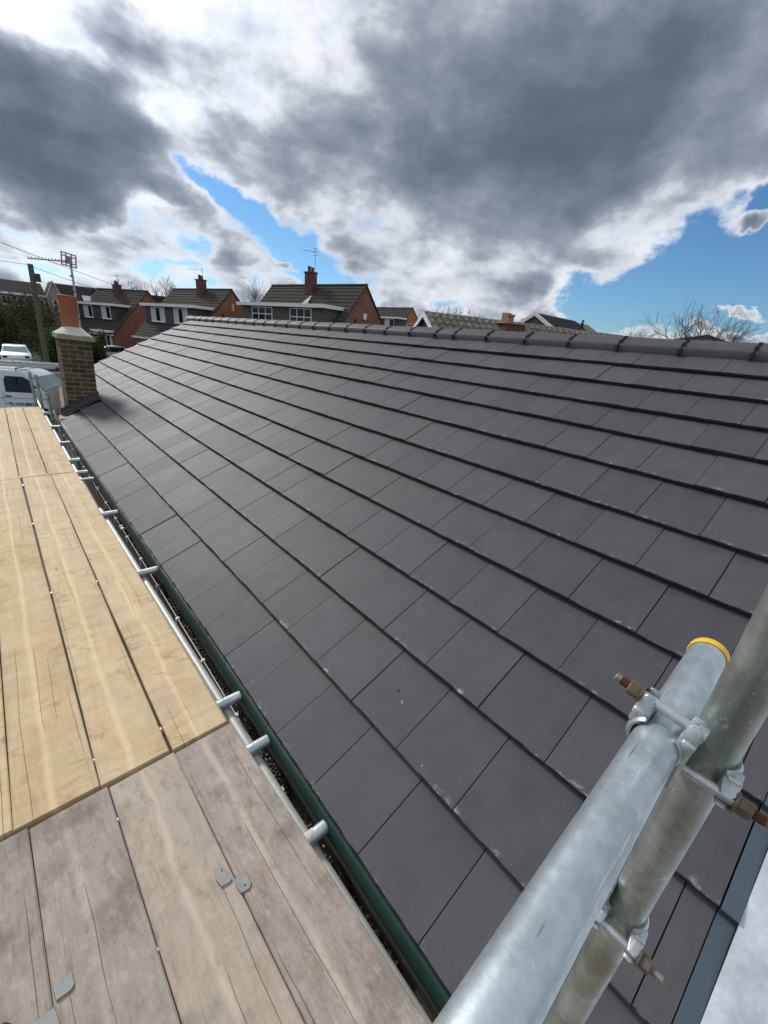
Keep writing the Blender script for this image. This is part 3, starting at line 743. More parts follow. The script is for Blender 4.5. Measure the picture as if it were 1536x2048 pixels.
for i in range(n):
    t = 2 * math.pi * (i + .5) / n; c, s = math.cos(t), math.sin(t); q = max(abs(c), abs(s))
    base.append((.325 + .262 * c / q, 7.285 + .355 * s / q, 1.300 + R.uniform(0, .012))); top.append((.330 + .125 * c, 7.285 + .135 * s, 1.425 + R.uniform(-.006, .006)))
mid = [((a[0] * .45 + b_[0] * .55), (a[1] * .45 + b_[1] * .55), a[2] * .45 + b_[2] * .55 + R.uniform(-.004, .004)) for a, b_ in zip(base, top)]
mb.add(base + mid + top, [(i, (i + 1) % n, n + (i + 1) % n, n + i) for i in range(n)] + [(n + i, n + (i + 1) % n, 2 * n + (i + 1) % n, 2 * n + i) for i in range(n)] + [tuple(range(2 * n, 3 * n)), tuple(reversed(range(n)))])
part('flaunching', mb, M_FLAUNCH, CH, smooth=True, angle=50)
mb = MB(); mb.lathe([(.118, 1.40), (.120, 1.43), (.132, 1.885), (.137, 1.89), (.137, 1.905), (.128, 1.91), (.114, 1.908), (.112, 1.8), (.10, 1.5), (.05, 1.5)], 40, Matrix.Translation((.308, 7.285, 0)))
part('chimney_pot', mb, M_TERRA, CH, smooth=True, angle=50)
# lead flashing on the near face, stepping down the slope, with a soaker apron on the tiles
mb = MB(); n = 14; rows = []
for k in range(n + 1):
    x = -.02 + (.60) * k / n; zr = math.tan(SL) * x
    w_ = R.uniform(-.006, .006)
    rows.append([(x, CY0 - .012, zr + .115 + w_), (x, CY0 - .016, zr + .045), (x, CY0 - .024, zr + .016 + w_ * .5), (x, CY0 - .10 + w_, zr + .008), (x, CY0 - .17 - .05 * (k / n) + w_ * 1.5, zr + .004)])
for r_ in rows: mb.v += r_
for k in range(n):
    for i in range(4): a = k * 5 + i; mb.f.append((a, a + 5, a + 6, a + 1))
bpart('lead_flashing', mb, M_LEAD)
mb = MB(); mb.box(-.06, .10, 6.62, 6.94, -.05, .006)
bpart('eaves_mortar', mb, M_MORTAR, bevel=.01)
mc = MB()
for k in range(160):
    blob(mc, (R.gauss(-.07, .05), R.gauss(6.95, .16), -.10 + R.uniform(-.05, .06)), R.uniform(.006, .022), R)
bpart('mortar_rubble', mc, M_CRUMB, kind='stuff')
# ------------------------------------------------------------------ scaffold deck
def board(xr0, sr, xl0, sl, yref, y0, y1, z, m, label, gap=.004):
    """right edge line x = xr0 + sr (y - yref), left edge line the same way"""
    ym = (y0 + y1) / 2
    xr, xl = xr0 + sr * (ym - yref) - gap, xl0 + sl * (ym - yref) + gap
    s = (sr + sl) / 2; w = xr - xl; L = y1 - y0
    mb = MB(); n = 10; rr = random.Random(label); vs = []
    for k in range(n + 1):
        y = -L / 2 + L * k / n; a, c = rr.uniform(-.0016, .0016), rr.uniform(-.0016, .0016); h = rr.uniform(-.001, .001)
        vs += [(-w / 2 + a, y, -.038), (w / 2 + c, y, -.038), (w / 2 + c, y, -.004 + h), (w / 2 - .004 + c, y, h), (-w / 2 + .004 + a, y, h), (-w / 2 + a, y, -.004 + h)]
    fs = [(k * 6 + i, k * 6 + (i + 1) % 6, (k + 1) * 6 + (i + 1) % 6, (k + 1) * 6 + i) for k in range(n) for i in range(6)]
    fs += [tuple(reversed(range(6))), tuple(range(n * 6, n * 6 + 6))]
    mb.add(vs, fs)
    o = link('scaffold_board', mb.mesh('scaffold_board', m))
    o.matrix_basis = Matrix.Translation(((xr + xl) / 2, ym, z)) @ Matrix.Rotation(-math.atan(s), 4, 'Z')
    return tag(o, label, 'scaffold board', 'wooden boards of the scaffold deck')
yn = -.70
board(-.131, -.041, -.367, -.039, yn, -4.55, -.713, 0, M_WOOD_G, 'stained grey pink board at the near end, beside the green gutter edge', .0015)
board(-.367, -.039, -.603, -.040, yn, -4.55, -.713, 0, M_WOOD_P, 'pale near board, split lengthwise, under the left plate of the pair', .0015)
board(-.603, -.040, -.835, -.040, yn, -4.55, -.713, 0, M_WOOD_D, 'darkest brown grey board at the near end, the lone square plate lying on it', .0015)
board(-.835, -.040, -1.07, -.040, yn, -4.55, -.713, 0, M_WOOD_G, 'weathered board at the near end cut off by the lower left corner', .0015)
board(-1.07, -.040, -1.30, -.040, yn, -4.55, -.713, 0, M_WOOD_D, 'outermost near board of the scaffold deck, left of the others')
ym_ = -.69
board(-.133, -.0186, -.375, -.0156, ym_, -.694, 3.45, .001, M_WOOD_N, 'yellow board in the middle of the deck, next to the gutter', .003)
board(-.375, -.0156, -.628, -.013, ym_, -.692, 3.44, .001, M_WOOD_N, 'yellow middle board bounded on its left by the widest gap of the deck', .005)
board(-.628, -.013, -.868, -.022, ym_, -.692, 3.42, .002, M_WOOD_N, 'yellow middle board left of the widest gap in the deck', .006)
board(-.868, -.022, -1.10, -.022, ym_, -.692, 3.41, .002, M_WOOD_N, 'yellow middle board at the left edge of the photo', .005)
yf = 3.47
board(-.214, -.0078, -.466, -.0066, yf, 3.47, 7.86, .001, M_WOOD_N, 'far board of the deck pointing at the chimney, next to the gutter', .004)
board(-.466, -.0066, -.701, -.0076, yf, 3.458, 7.87, .002, M_WOOD_N, 'far board of the deck, second from the gutter, below the van lettering', .004)
board(-.701, -.0076, -.94, -.008, yf, 3.44, 7.85, .001, M_WOOD_N, 'far board of the deck at the left edge of the photo', .004)

def edge(y):
    return -.131 - .041 * (y + .70) if y < -.7 else (-.133 - .0186 * (y + .69) if y < 3.45 else -.214 - .0078 * (y - 3.47))
def scaff_tube(name, p0, p1, label, cat='scaffold tube', group=None, m=None, r=.02415):
    p0, p1 = Vector(p0), Vector(p1); c = (p0 + p1) / 2
    mb = MB(); mb.pipe(p0 - c, p1 - c, r, .0035, 40)
    o = link(name, mb.mesh(name, m or M_GALV, True)); o.location = c
    return tag(o, label, cat, group)
scaff_tube('ledger_tube', (-.026, -3.6, -.112), (-.158, 2.45, -.112), 'galvanised tube running along the near deck edge beside the gutter', m=M_LEDG)
scaff_tube('ledger_tube', (-.178, 2.35, -.112), (-.220, 9.5, -.112), 'galvanised tube running along the far deck edge up to the white van')
TR = [(-1.30, -.012, 'nearest short tube end sticking out from the deck, with a cement stain'),
      (-.84, -.018, 'second nearest short tube end, just past the board joint'),
      (-.53, -.016, 'short tube end sticking out just before the board joint'),
      (.94, -.017, 'short tube end sticking out halfway along the yellow boards'),
      (2.20, -.050, 'short tube end with a thin dark seam near the far end of the yellow boards'),
      (3.34, -.075, 'thin pale tube end at the joint between yellow and far boards'),
      (3.62, -.095, 'first tube end beyond the joint of the far boards'),
      (4.18, -.10, 'second tube end beyond the joint of the far boards'),
      (5.15, -.10, 'third tube end beyond the joint of the far boards'),
      (6.30, -.105, 'tube end level with the lead flashing of the chimney'),
      (7.55, -.13, 'last tube end at the far end of the deck')]
for y, xe, lab in TR:
    t = thing('transom_tube', lab, 'scaffold tube', (xe, y, -.0635), 0, 'transom tubes sticking out from under the deck')
    rr_ = .017 if y == 3.34 else .02415
    mb = MB(); mb.pipe((0, 0, 0), (-1.35, .012, 0), rr_, .0035, 32); mb.lathe([(rr_ - .0002, 0), (rr_ - .003, .0035), (rr_ * .55, .0045)], 32, frame((-.002, 0, 0), (0, 1, 0), (0, 0, 1), (1, 0, 0))); part('tube', mb, M_GALV, t, smooth=True)
    if y < 3:
        # flattened lip of the fixing clip wrapped over the tube where it leaves the board
        xe2 = edge(y) - xe; mb = MB(); n = 10; vs = []
        for i in range(n + 1):
            a = rad(-95 + 190 * i / n); w0 = .030 + .022 * math.sin(math.pi * i / n * 1.6) - .012 * (i / n)
            for x in (xe2 - .02, xe2 + w0): vs.append((x, -(rr_ + .0011) * math.sin(a), (rr_ + .0011) * math.cos(a)))
        mb.add(vs, [(2 * i, 2 * i + 1, 2 * i + 3, 2 * i + 2) for i in range(n)])
        part('clip_band', mb, M_FLAUNCH if y == -1.30 else M_ZINC, t, smooth=True)
# uprights at the far end
for x, y, z1, lab in ((-.275, 8.35, .56, 'left of the three grey uprights in front of the van windscreen'),
                      (-.20, 8.2, .53, 'middle one of the three grey uprights in front of the van windscreen'),
                      (-.150, 7.0, .37, 'nearest and thickest grey upright, left of the chimney foot')):
    scaff_tube('standard_tube', (x, y, G0), (x, y, z1), lab, 'scaffold tube', 'uprights at the far end of the deck', M_GALV_OLD, .0245)
# rail and upright close to the camera
t = thing('guard_rail', 'large galvanised handrail tube with a yellow end cap, close to the camera', 'scaffold tube', (0, -2.065, 1.2235))
mb = MB(); mb.pipe((.150, 0, 0), (-1.9, -.028, -.019), .02415, .0035, 64); part('tube', mb, M_GALV, t, smooth=True)
mb = MB(); mb.lathe([(.0195, -.03), (.0195, 0), (.0256, -.004), (.0266, -.002), (.0266, .009), (.0245, .0125), (.015, .013)], 48, frame((.150, 0, 0), (0, 1, 0), (0, 0, 1), (1, 0, 0)))
part('end_cap', mb, M_YEL, t, smooth=True, angle=35)
t = thing('standard_tube', 'grubby galvanised upright crossing the guard rail at the right edge', 'scaffold tube', (-.029, -2.1163, G0))
mb = MB(); mb.pipe((0, 0, 0), (0, 0, 4.75), .02415, .0035, 64); part('tube', mb, M_GALV_OLD, t, smooth=True)

def clamp(t, M, rusty=True, long_=1.0):
    """one forged half coupler: tube axis along local x, bolt along local y over the top of the tube"""
    mb = MB(); n = 26; w = .019
    a0, a1 = rad(128), rad(412)
    sec = [(-w, .0245), (w, .0245), (w + .002, .0275), (w - .003, .0305), (0, .0315), (-w + .003, .0305), (-w - .002, .0275)]
    for i in range(n + 1):
        a = a0 + (a1 - a0) * i / n
        for x, r in sec: mb.v.append((x, r * math.cos(a), r * math.sin(a)))
    m_ = len(sec)
    for i in range(n):
        for k in range(m_): mb.f.append((i * m_ + k, i * m_ + (k + 1) % m_, (i + 1) * m_ + (k + 1) % m_, (i + 1) * m_ + k))
    mb.f.append(tuple(range(m_))); mb.f.append(tuple(reversed(range(n * m_, n * m_ + m_))))
    part('band', mb, M_ZINC, t, M, smooth=True, angle=50)
    for s in (1, -1):
        mb = MB()
        # cheeks either side of the bolt, flaring away from the band
        for q in (1, -1):
            poly = [(s * .0165, .019), (s * .0285, .004), (s * .034, .020), (s * .033, .041), (s * .028, .048), (s * .0185, .047), (s * .0160, .031)]
            vs = [(q * .0065 + q * .001, y, z) for y, z in poly] + [(q * (.017 - .18 * (z - .006)), y, z) for y, z in poly]
            k = len(poly); mb.add(vs, [tuple(range(k)), tuple(reversed(range(k, 2 * k)))] + [(i, (i + 1) % k, k + (i + 1) % k, k + i) for i in range(k)])
        mb.box(-.017, .017, min(s * .020, s * .033), max(s * .020, s * .033), .006, .027)
        part('lug', mb, M_ZINC, t, M, smooth=True, bevel=.0012, angle=45)
    mb = MB(); mb.tube((0, -.033, .0365), (0, .033, .0365), .0064, 16)
    part('bolt', mb, M_ZINC, t, M, smooth=True)
    mb = MB(); mb.lathe([(.0058, -.035), (.0100, -.035), (.0100, -.026), (.0058, -.026)], 16, frame((0, 0, .0365), (1, 0, 0), (0, 0, 1), (0, 1, 0)) if 0 else frame((0, -.0, .0365), (1, 0, 0), (0, 0, -1), (0, 1, 0)))
    part('hinge_pin', mb, M_ZINC, t, M, smooth=True)
    F = frame((0, .0325, .0365), (1, 0, 0), (0, 0, -1), (0, 1, 0))
    mb = MB(); mb.lathe([(.0125, 0), (.0128, .0025), (.0122, .003)], 24, F); mb.lathe([(.0100, .003), (.0106, .005), (.0106, .015), (.0094, .0165)], 6, F)
    part('nut', mb, M_NUT, t, M, smooth=True, angle=25)
    mb = MB(); prof = [(.0052, .016)]; e = .016; L = .011 * long_
    nn = int(L / .0017)
    for i in range(nn): e += .00085; prof.append((.0061, e)); e += .00085; prof.append((.0052, e))
    mb.lathe(prof, 18, F); part('rusty_thread', mb, M_RUST if rusty else M_BOLT, t, M)
    mb = MB(); prof = [(.0052, e)]
    for i in range(4): e += .00085; prof.append((.0060, e)); e += .00085; prof.append((.0052, e))
    prof.append((.0035, e + .001)); mb.lathe(prof, 18, F); part('thread_end', mb, M_BOLT, t, M)
t = thing('scaffold_coupler', 'double coupler with two rusty bolts joining the yellow capped rail to the upright', 'scaffold coupler', (-.04, -2.09, 1.20), 0, 'couplers on the near upright')
ti = Matrix.Translation((.04, 2.09, -1.20))
yv = Vector((0, 1, .10)).normalized(); xv = Vector((1, 0, 0))
clamp(t, ti @ frame((-.078, -2.0662, 1.2228), xv, yv, xv.cross(yv)))
zv = Vector((-1, -.02, .0)).normalized(); xv = Vector((0, 0, -1)); yv = zv.cross(xv)
clamp(t, ti @ frame((-.029, -2.1163, 1.190), xv, yv, zv), True, 1.15)
mb = MB(); mb.box(-.095, -.030, -2.0995, -2.084, 1.172, 1.236, ti); part('saddle', mb, M_ZINC, t, bevel=.004)
t = thing('scaffold_coupler', 'lower coupler on the upright, its dull bolt end pointing right over the tiles', 'scaffold coupler', (-.029, -2.1163, .865), 0, 'couplers on the near upright')
ti = Matrix.Translation((.029, 2.1163, -.865))
clamp(t, ti @ frame((-.029, -2.1163, .848), xv, yv, zv), False, .9)
mb = MB(); mb.box(-.060, -.022, -2.094, -2.080, .835, .912, ti); part('saddle', mb, M_ZINC, t, bevel=.003)
# small steel plates lying on the boards
def plate(poly, label, hole=None, z=.001, grp='steel plates lying on the boards'):
    cx_ = sum(p[0] for p in poly) / len(poly); cy_ = sum(p[1] for p in poly) / len(poly)
    t = thing('steel_plate', label, 'plate', (cx_, cy_, z), 0, grp)
    mb = MB(); mb.slab([(x - cx_, y - cy_) for x, y in reversed(poly)], 0, .005); part('plate', mb, M_ZP, t, bevel=.0012)
    if hole:
        mb = MB(); mb.lathe([(.0026, .0052), (.0026, .0058)], 14, Matrix.Translation((hole[0] - cx_, hole[1] - cy_, 0))); part('hole', mb, M_BLACK, t)
M_ZP = plain('dull_zinc_plate', (.27, .275, .27), .12, 40, .55, .4, bs=.3)
plate([(-.385, -1.219), (-.368, -1.229), (-.358, -1.253), (-.354, -1.28), (-.366, -1.284), (-.389, -1.28), (-.396, -1.25)], 'left steel plate of the touching pair, one small hole', (-.372, -1.238))
plate([(-.350, -1.285), (-.316, -1.288), (-.310, -1.325), (-.321, -1.338), (-.348, -1.334), (-.353, -1.31)], 'right steel plate of the touching pair, on the stained board', (-.330, -1.322))
plate([(-.809, -1.220), (-.767, -1.218), (-.764, -1.250), (-.772, -1.257), (-.804, -1.257)], 'pale square steel plate alone on the dark board')
plate([(-.858, -1.266), (-.808, -1.266), (-.800, -1.31), (-.80, -1.36), (-.855, -1.36)], 'steel plate half out of the photo at its bottom left edge')
# rag at the very corner
mb = MB(); rr = random.Random(3); n = 18
for k in range(6):
    for i in range(n):
        t_ = 2 * math.pi * i / n; q = (1 - (k / 5.2) ** 1.6) * (1 + .12 * math.sin(3 * t_ + k)); mb.v.append((.075 * q * math.cos(t_), .055 * q * math.sin(t_), .045 * (k / 5) ** .7 + .003 * math.sin(5 * t_)))
for k in range(5):
    for i in range(n): mb.f.append((k * n + i, k * n + (i + 1) % n, (k + 1) * n + (i + 1) % n, (k + 1) * n + i))
mb.f.append(tuple(range(5 * n, 6 * n)))
o = link('rag', mb.mesh('rag', M_NAVY, True)); o.location = (-.965, -1.26, .002)
tag(o, 'dark navy rag at the bottom left corner of the deck', 'cloth')
# chips and bits lying on the tiles
def chip(u, v, L, rz, label, m, w=.006):
    P = VD * v + Vector((0, -u, 0)); i = 0
    for k in range(12):
        if VI[k] * ASP <= v: i = k
    h = -LIP * (v - VI[i] * ASP) / ((VI[i + 1] - VI[i]) * ASP)
    mb = MB(); mb.add([(-L / 2, -w * .3, 0), (-L / 4, -w / 2, 0), (L / 4, -w / 2, 0), (L / 2, 0, 0), (L / 4, w / 2, 0), (-L / 3, w / 2, 0), (-L / 4, 0, w * .6), (L / 4, 0, w * .5)],
                      [(0, 5, 4, 3, 2, 1), (0, 1, 6), (1, 2, 7, 6), (2, 3, 7), (3, 4, 7), (4, 5, 6, 7), (5, 0, 6)])
    o = link('chip', mb.mesh('chip', m)); o.matrix_basis = frame(P + ND * (h + .0015), UD, VD, ND) @ Matrix.Rotation(rz, 4, 'Z')
    tag(o, label, 'chip', 'bits lying on the tiles')
chip(1.2165, .4728, .022, 2.2, 'pale sliver of wood on a tile right of the near tube ends', M_CRUMB, .008)
chip(1.163, .4990, .018, 2.3, 'dark thin splinter on a tile, above the pale sliver', M_BLACK, .004)
chip(1.452, .355, .008, 1.3, 'tiny white fleck on the tiles nearest the gutter', M_WHITE, .003)
chip(1.465, .45, .008, .5, 'tiny pale fleck on the second tile up from the gutter', M_CRUMB, .002)
# white sheeting beyond the near verge
mb = MB(); nx, ny = 200, 90
for j in range(ny + 1):
    for i in range(nx + 1):
        s = 5.2 * i / nx; y = -2.3355 - 2.2 * j / ny
        wv = .045 * math.sin(s * 6 + math.sin(y * 9) * 1.2 + j * .1) * math.sin(y * 5 + s * 2.2) + .022 * math.sin(s * 17 + y * 23 + 2 * math.sin(s * 5)) * math.sin(y * 11 - s * 6) + .008 * math.sin(s * 47 + 6 * math.sin(y * 8))
        wv *= min(1, j / 9)
        P = VD * (s - .1) + Vector((0, y, 0)) + ND * (-.006 + wv - .02 * min(1, j / 24)); mb.v.append(tuple(P))
for j in range(ny):
    for i in range(nx): a = j * (nx + 1) + i; mb.f.append((a, a + 1, a + nx + 2, a + nx + 1))
o = link('plastic_sheet', mb.mesh('plastic_sheet', M_SHEET, True)); tag(o, 'crumpled white sheeting beside the slate blue roof edge at the lower right', 'sheet')
# pale panel standing beyond the gutter end, beside the chimney
mb = MB(); mb.add([(-.105, 7.60, -.03), (.055, 7.70, .01), (.075, 7.70, .425), (-.125, 7.60, .365), (-.105, 7.62, -.03), (.055, 7.72, .01), (.075, 7.72, .425), (-.125, 7.62, .365)],
                  [(0, 1, 2, 3), (7, 6, 5, 4), (0, 4, 5, 1), (1, 5, 6, 2), (2, 6, 7, 3), (3, 7, 4, 0)])
o = link('panel', mb.mesh('panel', M_SILL)); tag(o, 'plain light grey panel standing between the uprights and the chimney', 'panel')
mb = MB(); mb.tube((-.02, 7.66, G0), (-.02, 7.66, .02), .02); o2 = part('leg', mb, M_GALV_OLD, o)
# television aerial lashed to the chimney
t = thing('tv_aerial', 'television aerial with a dark grid reflector on a mast behind the chimney pot', 'aerial', (.56, 7.63, 1.0))
ai = Matrix.Translation((-.56, -7.63, -1.0))
mb = MB(); mb.tube((.555, 7.635, .85), (.595, 7.66, 2.47), .0175, 14, M=ai); part('mast', mb, M_GALV_OLD, t, smooth=True)
mb = MB()
for z in (1.02, 1.12): mb.box(.50, .60, 7.60, 7.70, z, z + .02, ai)
for z in (1.55, 1.72, 1.98, 2.22): mb.tube((.567, 7.645, z), (.568, 7.645, z + .02), .022, 10, M=ai)
part('bracket', mb, M_BLACK, t)
mb = MB(); mb.tube((.02, 7.64, 2.405), (.60, 7.64, 2.45), .010, 8, M=ai)
for k in range(13):
    x = .03 + .045 * k; z = 2.405 + .075 * x + .0
    mb.box(x - .004, x + .004, 7.58, 7.70, z + .008, z + .014, ai); mb.box(x - .004, x + .004, 7.638, 7.646, z - .01, z + .026, ai)
part('boom', mb, M_BOLT, t)
mb = MB()
F = ai @ Matrix.Translation((.575, 7.63, 2.47)) @ Matrix.Rotation(rad(15), 4, 'Z') @ Matrix.Rotation(rad(7), 4, 'Y')
for z in (-.095, -.05, .05, .095): mb.box(-.115, .115, -.006, .006, z - .009, z + .009, F)
for x in (-.105, -.04, .04, .105): mb.box(x - .009, x + .009, -.007, .007, -.095, .095, F)
mb.box(-.04, .04, -.03, .03, -.055, .05, F)
part('reflector', mb, M_BOLT, t)
# ------------------------------------------------------------------ houses behind
def rooftile_fn(c1, c2, moss):
    def fn(nt, b):
        c = nt.new('ShaderNodeTexCoord').outputs['Object']
        n1 = nt.noise(c, 1.2, 6, .65); n2 = nt.noise(c, 9, 4, .6); n3 = nt.noise(nt.vmap(c, sc=(1, 6, 1)), 3, 3, .6)
        col = nt.mix(nt.smooth(n2, .35, .65), c1, c2)
        col = nt.mix(nt.m('MULTIPLY', nt.smooth(n1, .5, .66), moss), col, (.085, .10, .035))
        col = nt.mix(nt.m('MULTIPLY', nt.smooth(n3, .55, .75), .4), col, tuple(x * 1.7 for x in c2))
        nt.l.new(col, b.inputs['Base Color'])
    return fn
M_RT_BR = mat('brown_roof_tile', rooftile_fn((.044, .041, .034), (.078, .072, .062), .28), .95, spec=.12)
M_RT_DK = mat('dark_roof_tile', rooftile_fn((.036, .037, .040), (.055, .053, .050), .15), .95, spec=.1)
M_RT_GR = mat('grey_pantile', rooftile_fn((.105, .095, .078), (.235, .215, .18), .45), .85)
M_HUNG = mat('tile_hanging', rooftile_fn((.060, .066, .052), (.120, .118, .095), .35), .8)
M_HUNGD = mat('dark_tile_hanging', rooftile_fn((.035, .038, .045), (.050, .055, .060), .2), .6)
M_BRCH = mat('chimney_brick', brickwall_fn((.16, .045, .032), (.11, .035, .028), (.13, .10, .08)), .85)
M_REND = plain('pink_grey_render', (.34, .29, .27), .06, 2, .85)
M_CREAM = plain('cream_render', (.42, .38, .30), .06, 2, .85)

def slope_courses(mb, p0, p1, y0, y1, pitch=.34, lip=.035, seg=1):
    """stepped courses down a slope from p0 (ridge, x z) to p1 (eaves), between y0 and y1"""
    d = Vector((p1[0] - p0[0], p1[1] - p0[1])); L = d.length; d /= L; nrm_ = Vector((-d.y, d.x))
    if nrm_.y < 0: nrm_ = -nrm_
    n = max(2, round(L / pitch))
    for k in range(n):
        a = Vector(p0) + d * (L * k / n); c = Vector(p0) + d * (L * (k + 1) / n + .02)
        a2, c2 = a + nrm_ * .0, c + nrm_ * lip
        vs = [(a2.x, y0, a2.y), (c2.x, y0, c2.y), (c2.x, y1, c2.y), (a2.x, y1, a2.y), (a.x, y0, a.y - .05), (c.x, y0, c.y - .03), (c.x, y1, c.y - .03), (a.x, y1, a.y - .05)]
        mb.add(vs, [(0, 1, 2, 3), (4, 7, 6, 5), (0, 4, 5, 1), (1, 5, 6, 2), (2, 6, 7, 3), (3, 7, 4, 0)])
def add_window(parent, M, w, h, cols, transom=.3, curt=False, lower=True):
    """M: local x along the wall, y up, z outward; origin bottom left"""
    fr = MB(); t = .055
    fr.box(-.02, w + .02, -.06, 0, 0, .09)
    for x in (0, w - t): fr.box(x, x + t, 0, h, 0, .06)
    for y in (0, h - t): fr.box(t, w - t, y, y + t, 0, .06)
    for c in range(1, cols): fr.box(w * c / cols - t / 2, w * c / cols + t / 2, t, h - t, 0, .055)
    if transom: fr.box(t, w - t, h * (1 - transom) - t / 2, h * (1 - transom) + t / 2, .001, .054)
    f = part('window', fr, M_WHITE, parent, M)
    for c in range(cols):
        g_ = MB(); x0, x1 = w * c / cols + t * .6, w * (c + 1) / cols - t * .6
        g_.box(x0, x1, t, h - t, .01, .025); part('pane', g_, M_CURT if curt and c % 2 == 0 else M_GLASS, f)
    return f
def front(x, y0, z):       # a window frame on a wall that faces local -x
    return frame((x, y0, z), (0, -1, 0), (0, 0, 1), (-1, 0, 0))
def gablef(x0, y, z):      # on a wall that faces local -y
    return frame((x0, y, z), (1, 0, 0), (0, 0, 1), (0, -1, 0))
def house_frame(A, az):
    t_ = Vector((math.cos(rad(az)), math.sin(rad(az)), 0)); b_ = Vector((t_.y, -t_.x, 0))
    return frame((A[0], A[1], A[2]), b_, t_, (0, 0, 1))
def dormer_house(label, A, az, L, ground, dz, xf, slope, wallm, roofm, dorm, wins, lowwins, hung, extra=None, group='houses along the street behind'):
    """A: foot of the near gable apex, L: ridge length, dz: ridge height above ground"""
    t = thing('house', label, 'house', (0, 0, 0), 0, group); t.matrix_basis = house_frame((A[0], A[1], ground), az)
    H = dz; k = math.tan(rad(slope)); ez = H - xf * k
    mb = MB(); slope_courses(mb, (0, H), (-xf - .15, H - (xf + .15) * k), -.06, L + .06); slope_courses(mb, (0, H), (xf + .15, H - (xf + .15) * k), -.06, L + .06)
    part('roof', mb, roofm, t)
    mb = MB(); mb.prism([(-.12, H - .02), (-.06, H + .07), (.06, H + .07), (.12, H - .02)], -.08, L + .08); part('ridge', mb, roofm, t)
    mb = MB(); mb.prism([(-xf + .05, 0), (xf - .05, 0), (xf - .05, ez), (0, H - .10), (-xf + .05, ez)], .02, L - .02); part('wall', mb, wallm, t)
    mb = MB(); mb.box(-xf - .25, -xf - .13, -.1, L + .1, ez - .22, ez - .10); part('gutter', mb, M_WHITE if extra != 'dark' else M_BLACK, t)
    for s in (-1, 1):
        mb = MB(); mb.add([(0, -.075, H + .01), (s * (xf + .2), -.075, H - (xf + .2) * k + .01), (s * (xf + .2), -.075, H - (xf + .2) * k - .10), (0, -.075, H - .10),
                           (0, -.03, H + .01), (s * (xf + .2), -.03, H - (xf + .2) * k + .01), (s * (xf + .2), -.03, H - (xf + .2) * k - .10), (0, -.03, H - .10)],
                          [(0, 1, 2, 3), (7, 6, 5, 4), (0, 4, 5, 1), (1, 5, 6, 2), (2, 6, 7, 3), (3, 7, 4, 0)])
        part('verge', mb, M_RT_BR, t)
    if dorm:
        xd, y0, y1, zt, zb = dorm
        xb = -(H - zt) / k + .1
        mb = MB(); mb.prism([(-xd, zb), (-xd, zt - .02), (xb + .6, zt - .02), (xb - .2, zt - 1.0), (-xd + .6, zb - .3)], y0, y1); d_ = part('dormer', mb, hung, t)
        mb = MB(); mb.box(-xd - .32, xb + .15, y0 - .22, y1 + .22, zt - .02, zt + .05); part('flat_roof', mb, M_RT_DK, d_)
        mb = MB(); mb.box(-xd - .36, -xd - .32, y0 - .26, y1 + .26, zt - .17, zt + .065); mb.box(-xd - .32, xb + .0, y0 - .26, y0 - .22, zt - .17, zt + .065); part('fascia', mb, M_WHITE, d_)
        if zb > 0: mb = MB(); mb.box(-xd - .03, -xd + .02, y0 - .05, y1 + .05, zb - .06, zb + .02); part('apron', mb, M_LEAD, d_)
        # rows of hung tiles standing proud on the face
        mb = MB(); nrow = int((zt - .2 - zb) / .16)
        for r_ in range(nrow):
            z = zb + .05 + r_ * .16
            mb.add([(-xd - .012, y0, z), (-xd - .012, y1, z), (-xd - .002, y1, z + .15), (-xd - .002, y0, z + .15), (-xd, y0, z), (-xd, y1, z)], [(0, 3, 2, 1), (0, 1, 5, 4)])
        part('tile_hanging', mb, hung, d_)
        for ya, yb, za, zb2, cols, tr, cu in wins: add_window(d_, front(-xd - .02, yb, za), yb - ya, zb2 - za, cols, tr, cu)
    for ya, yb, za, zb2, cols, tr, cu in lowwins: add_window(t, front(-xf + .03, yb, za), yb - ya, zb2 - za, cols, tr, cu)
    return t
def stack(t, x, y, z0, z1, w=.75, d=.95, pots=2):
    mb = MB(); mb.box(x - w / 2, x + w / 2, y - d / 2, y + d / 2, z0, z1); c = part('chimney', mb, M_BRCH, t)
    mb = MB(); mb.box(x - w / 2 - .06, x + w / 2 + .06, y - d / 2 - .06, y + d / 2 + .06, z1, z1 + .09); part('chimney_cap', mb, M_BRCH, c)
    for k in range(pots):
        mb = MB(); py = y + (k - (pots - 1) / 2) * .36; mb.lathe([(.12, z1 + .09), (.11, z1 + .30 + .1 * k), (.135, z1 + .32 + .1 * k), (.135, z1 + .37 + .1 * k)], 14, Matrix.Translation((x, py, 0))); part('pot', mb, M_BRCH, c, smooth=True)
    mb = MB(); mb.add([(x - w / 2 - .35, y - d / 2 - .12, z0 + .0), (x - w / 2 + .0, y - d / 2 - .12, z0 + .35), (x - w / 2, y + .1, z0 + .35), (x - w / 2 - .35, y + .1, z0)], [(0, 1, 2, 3)])
    return c
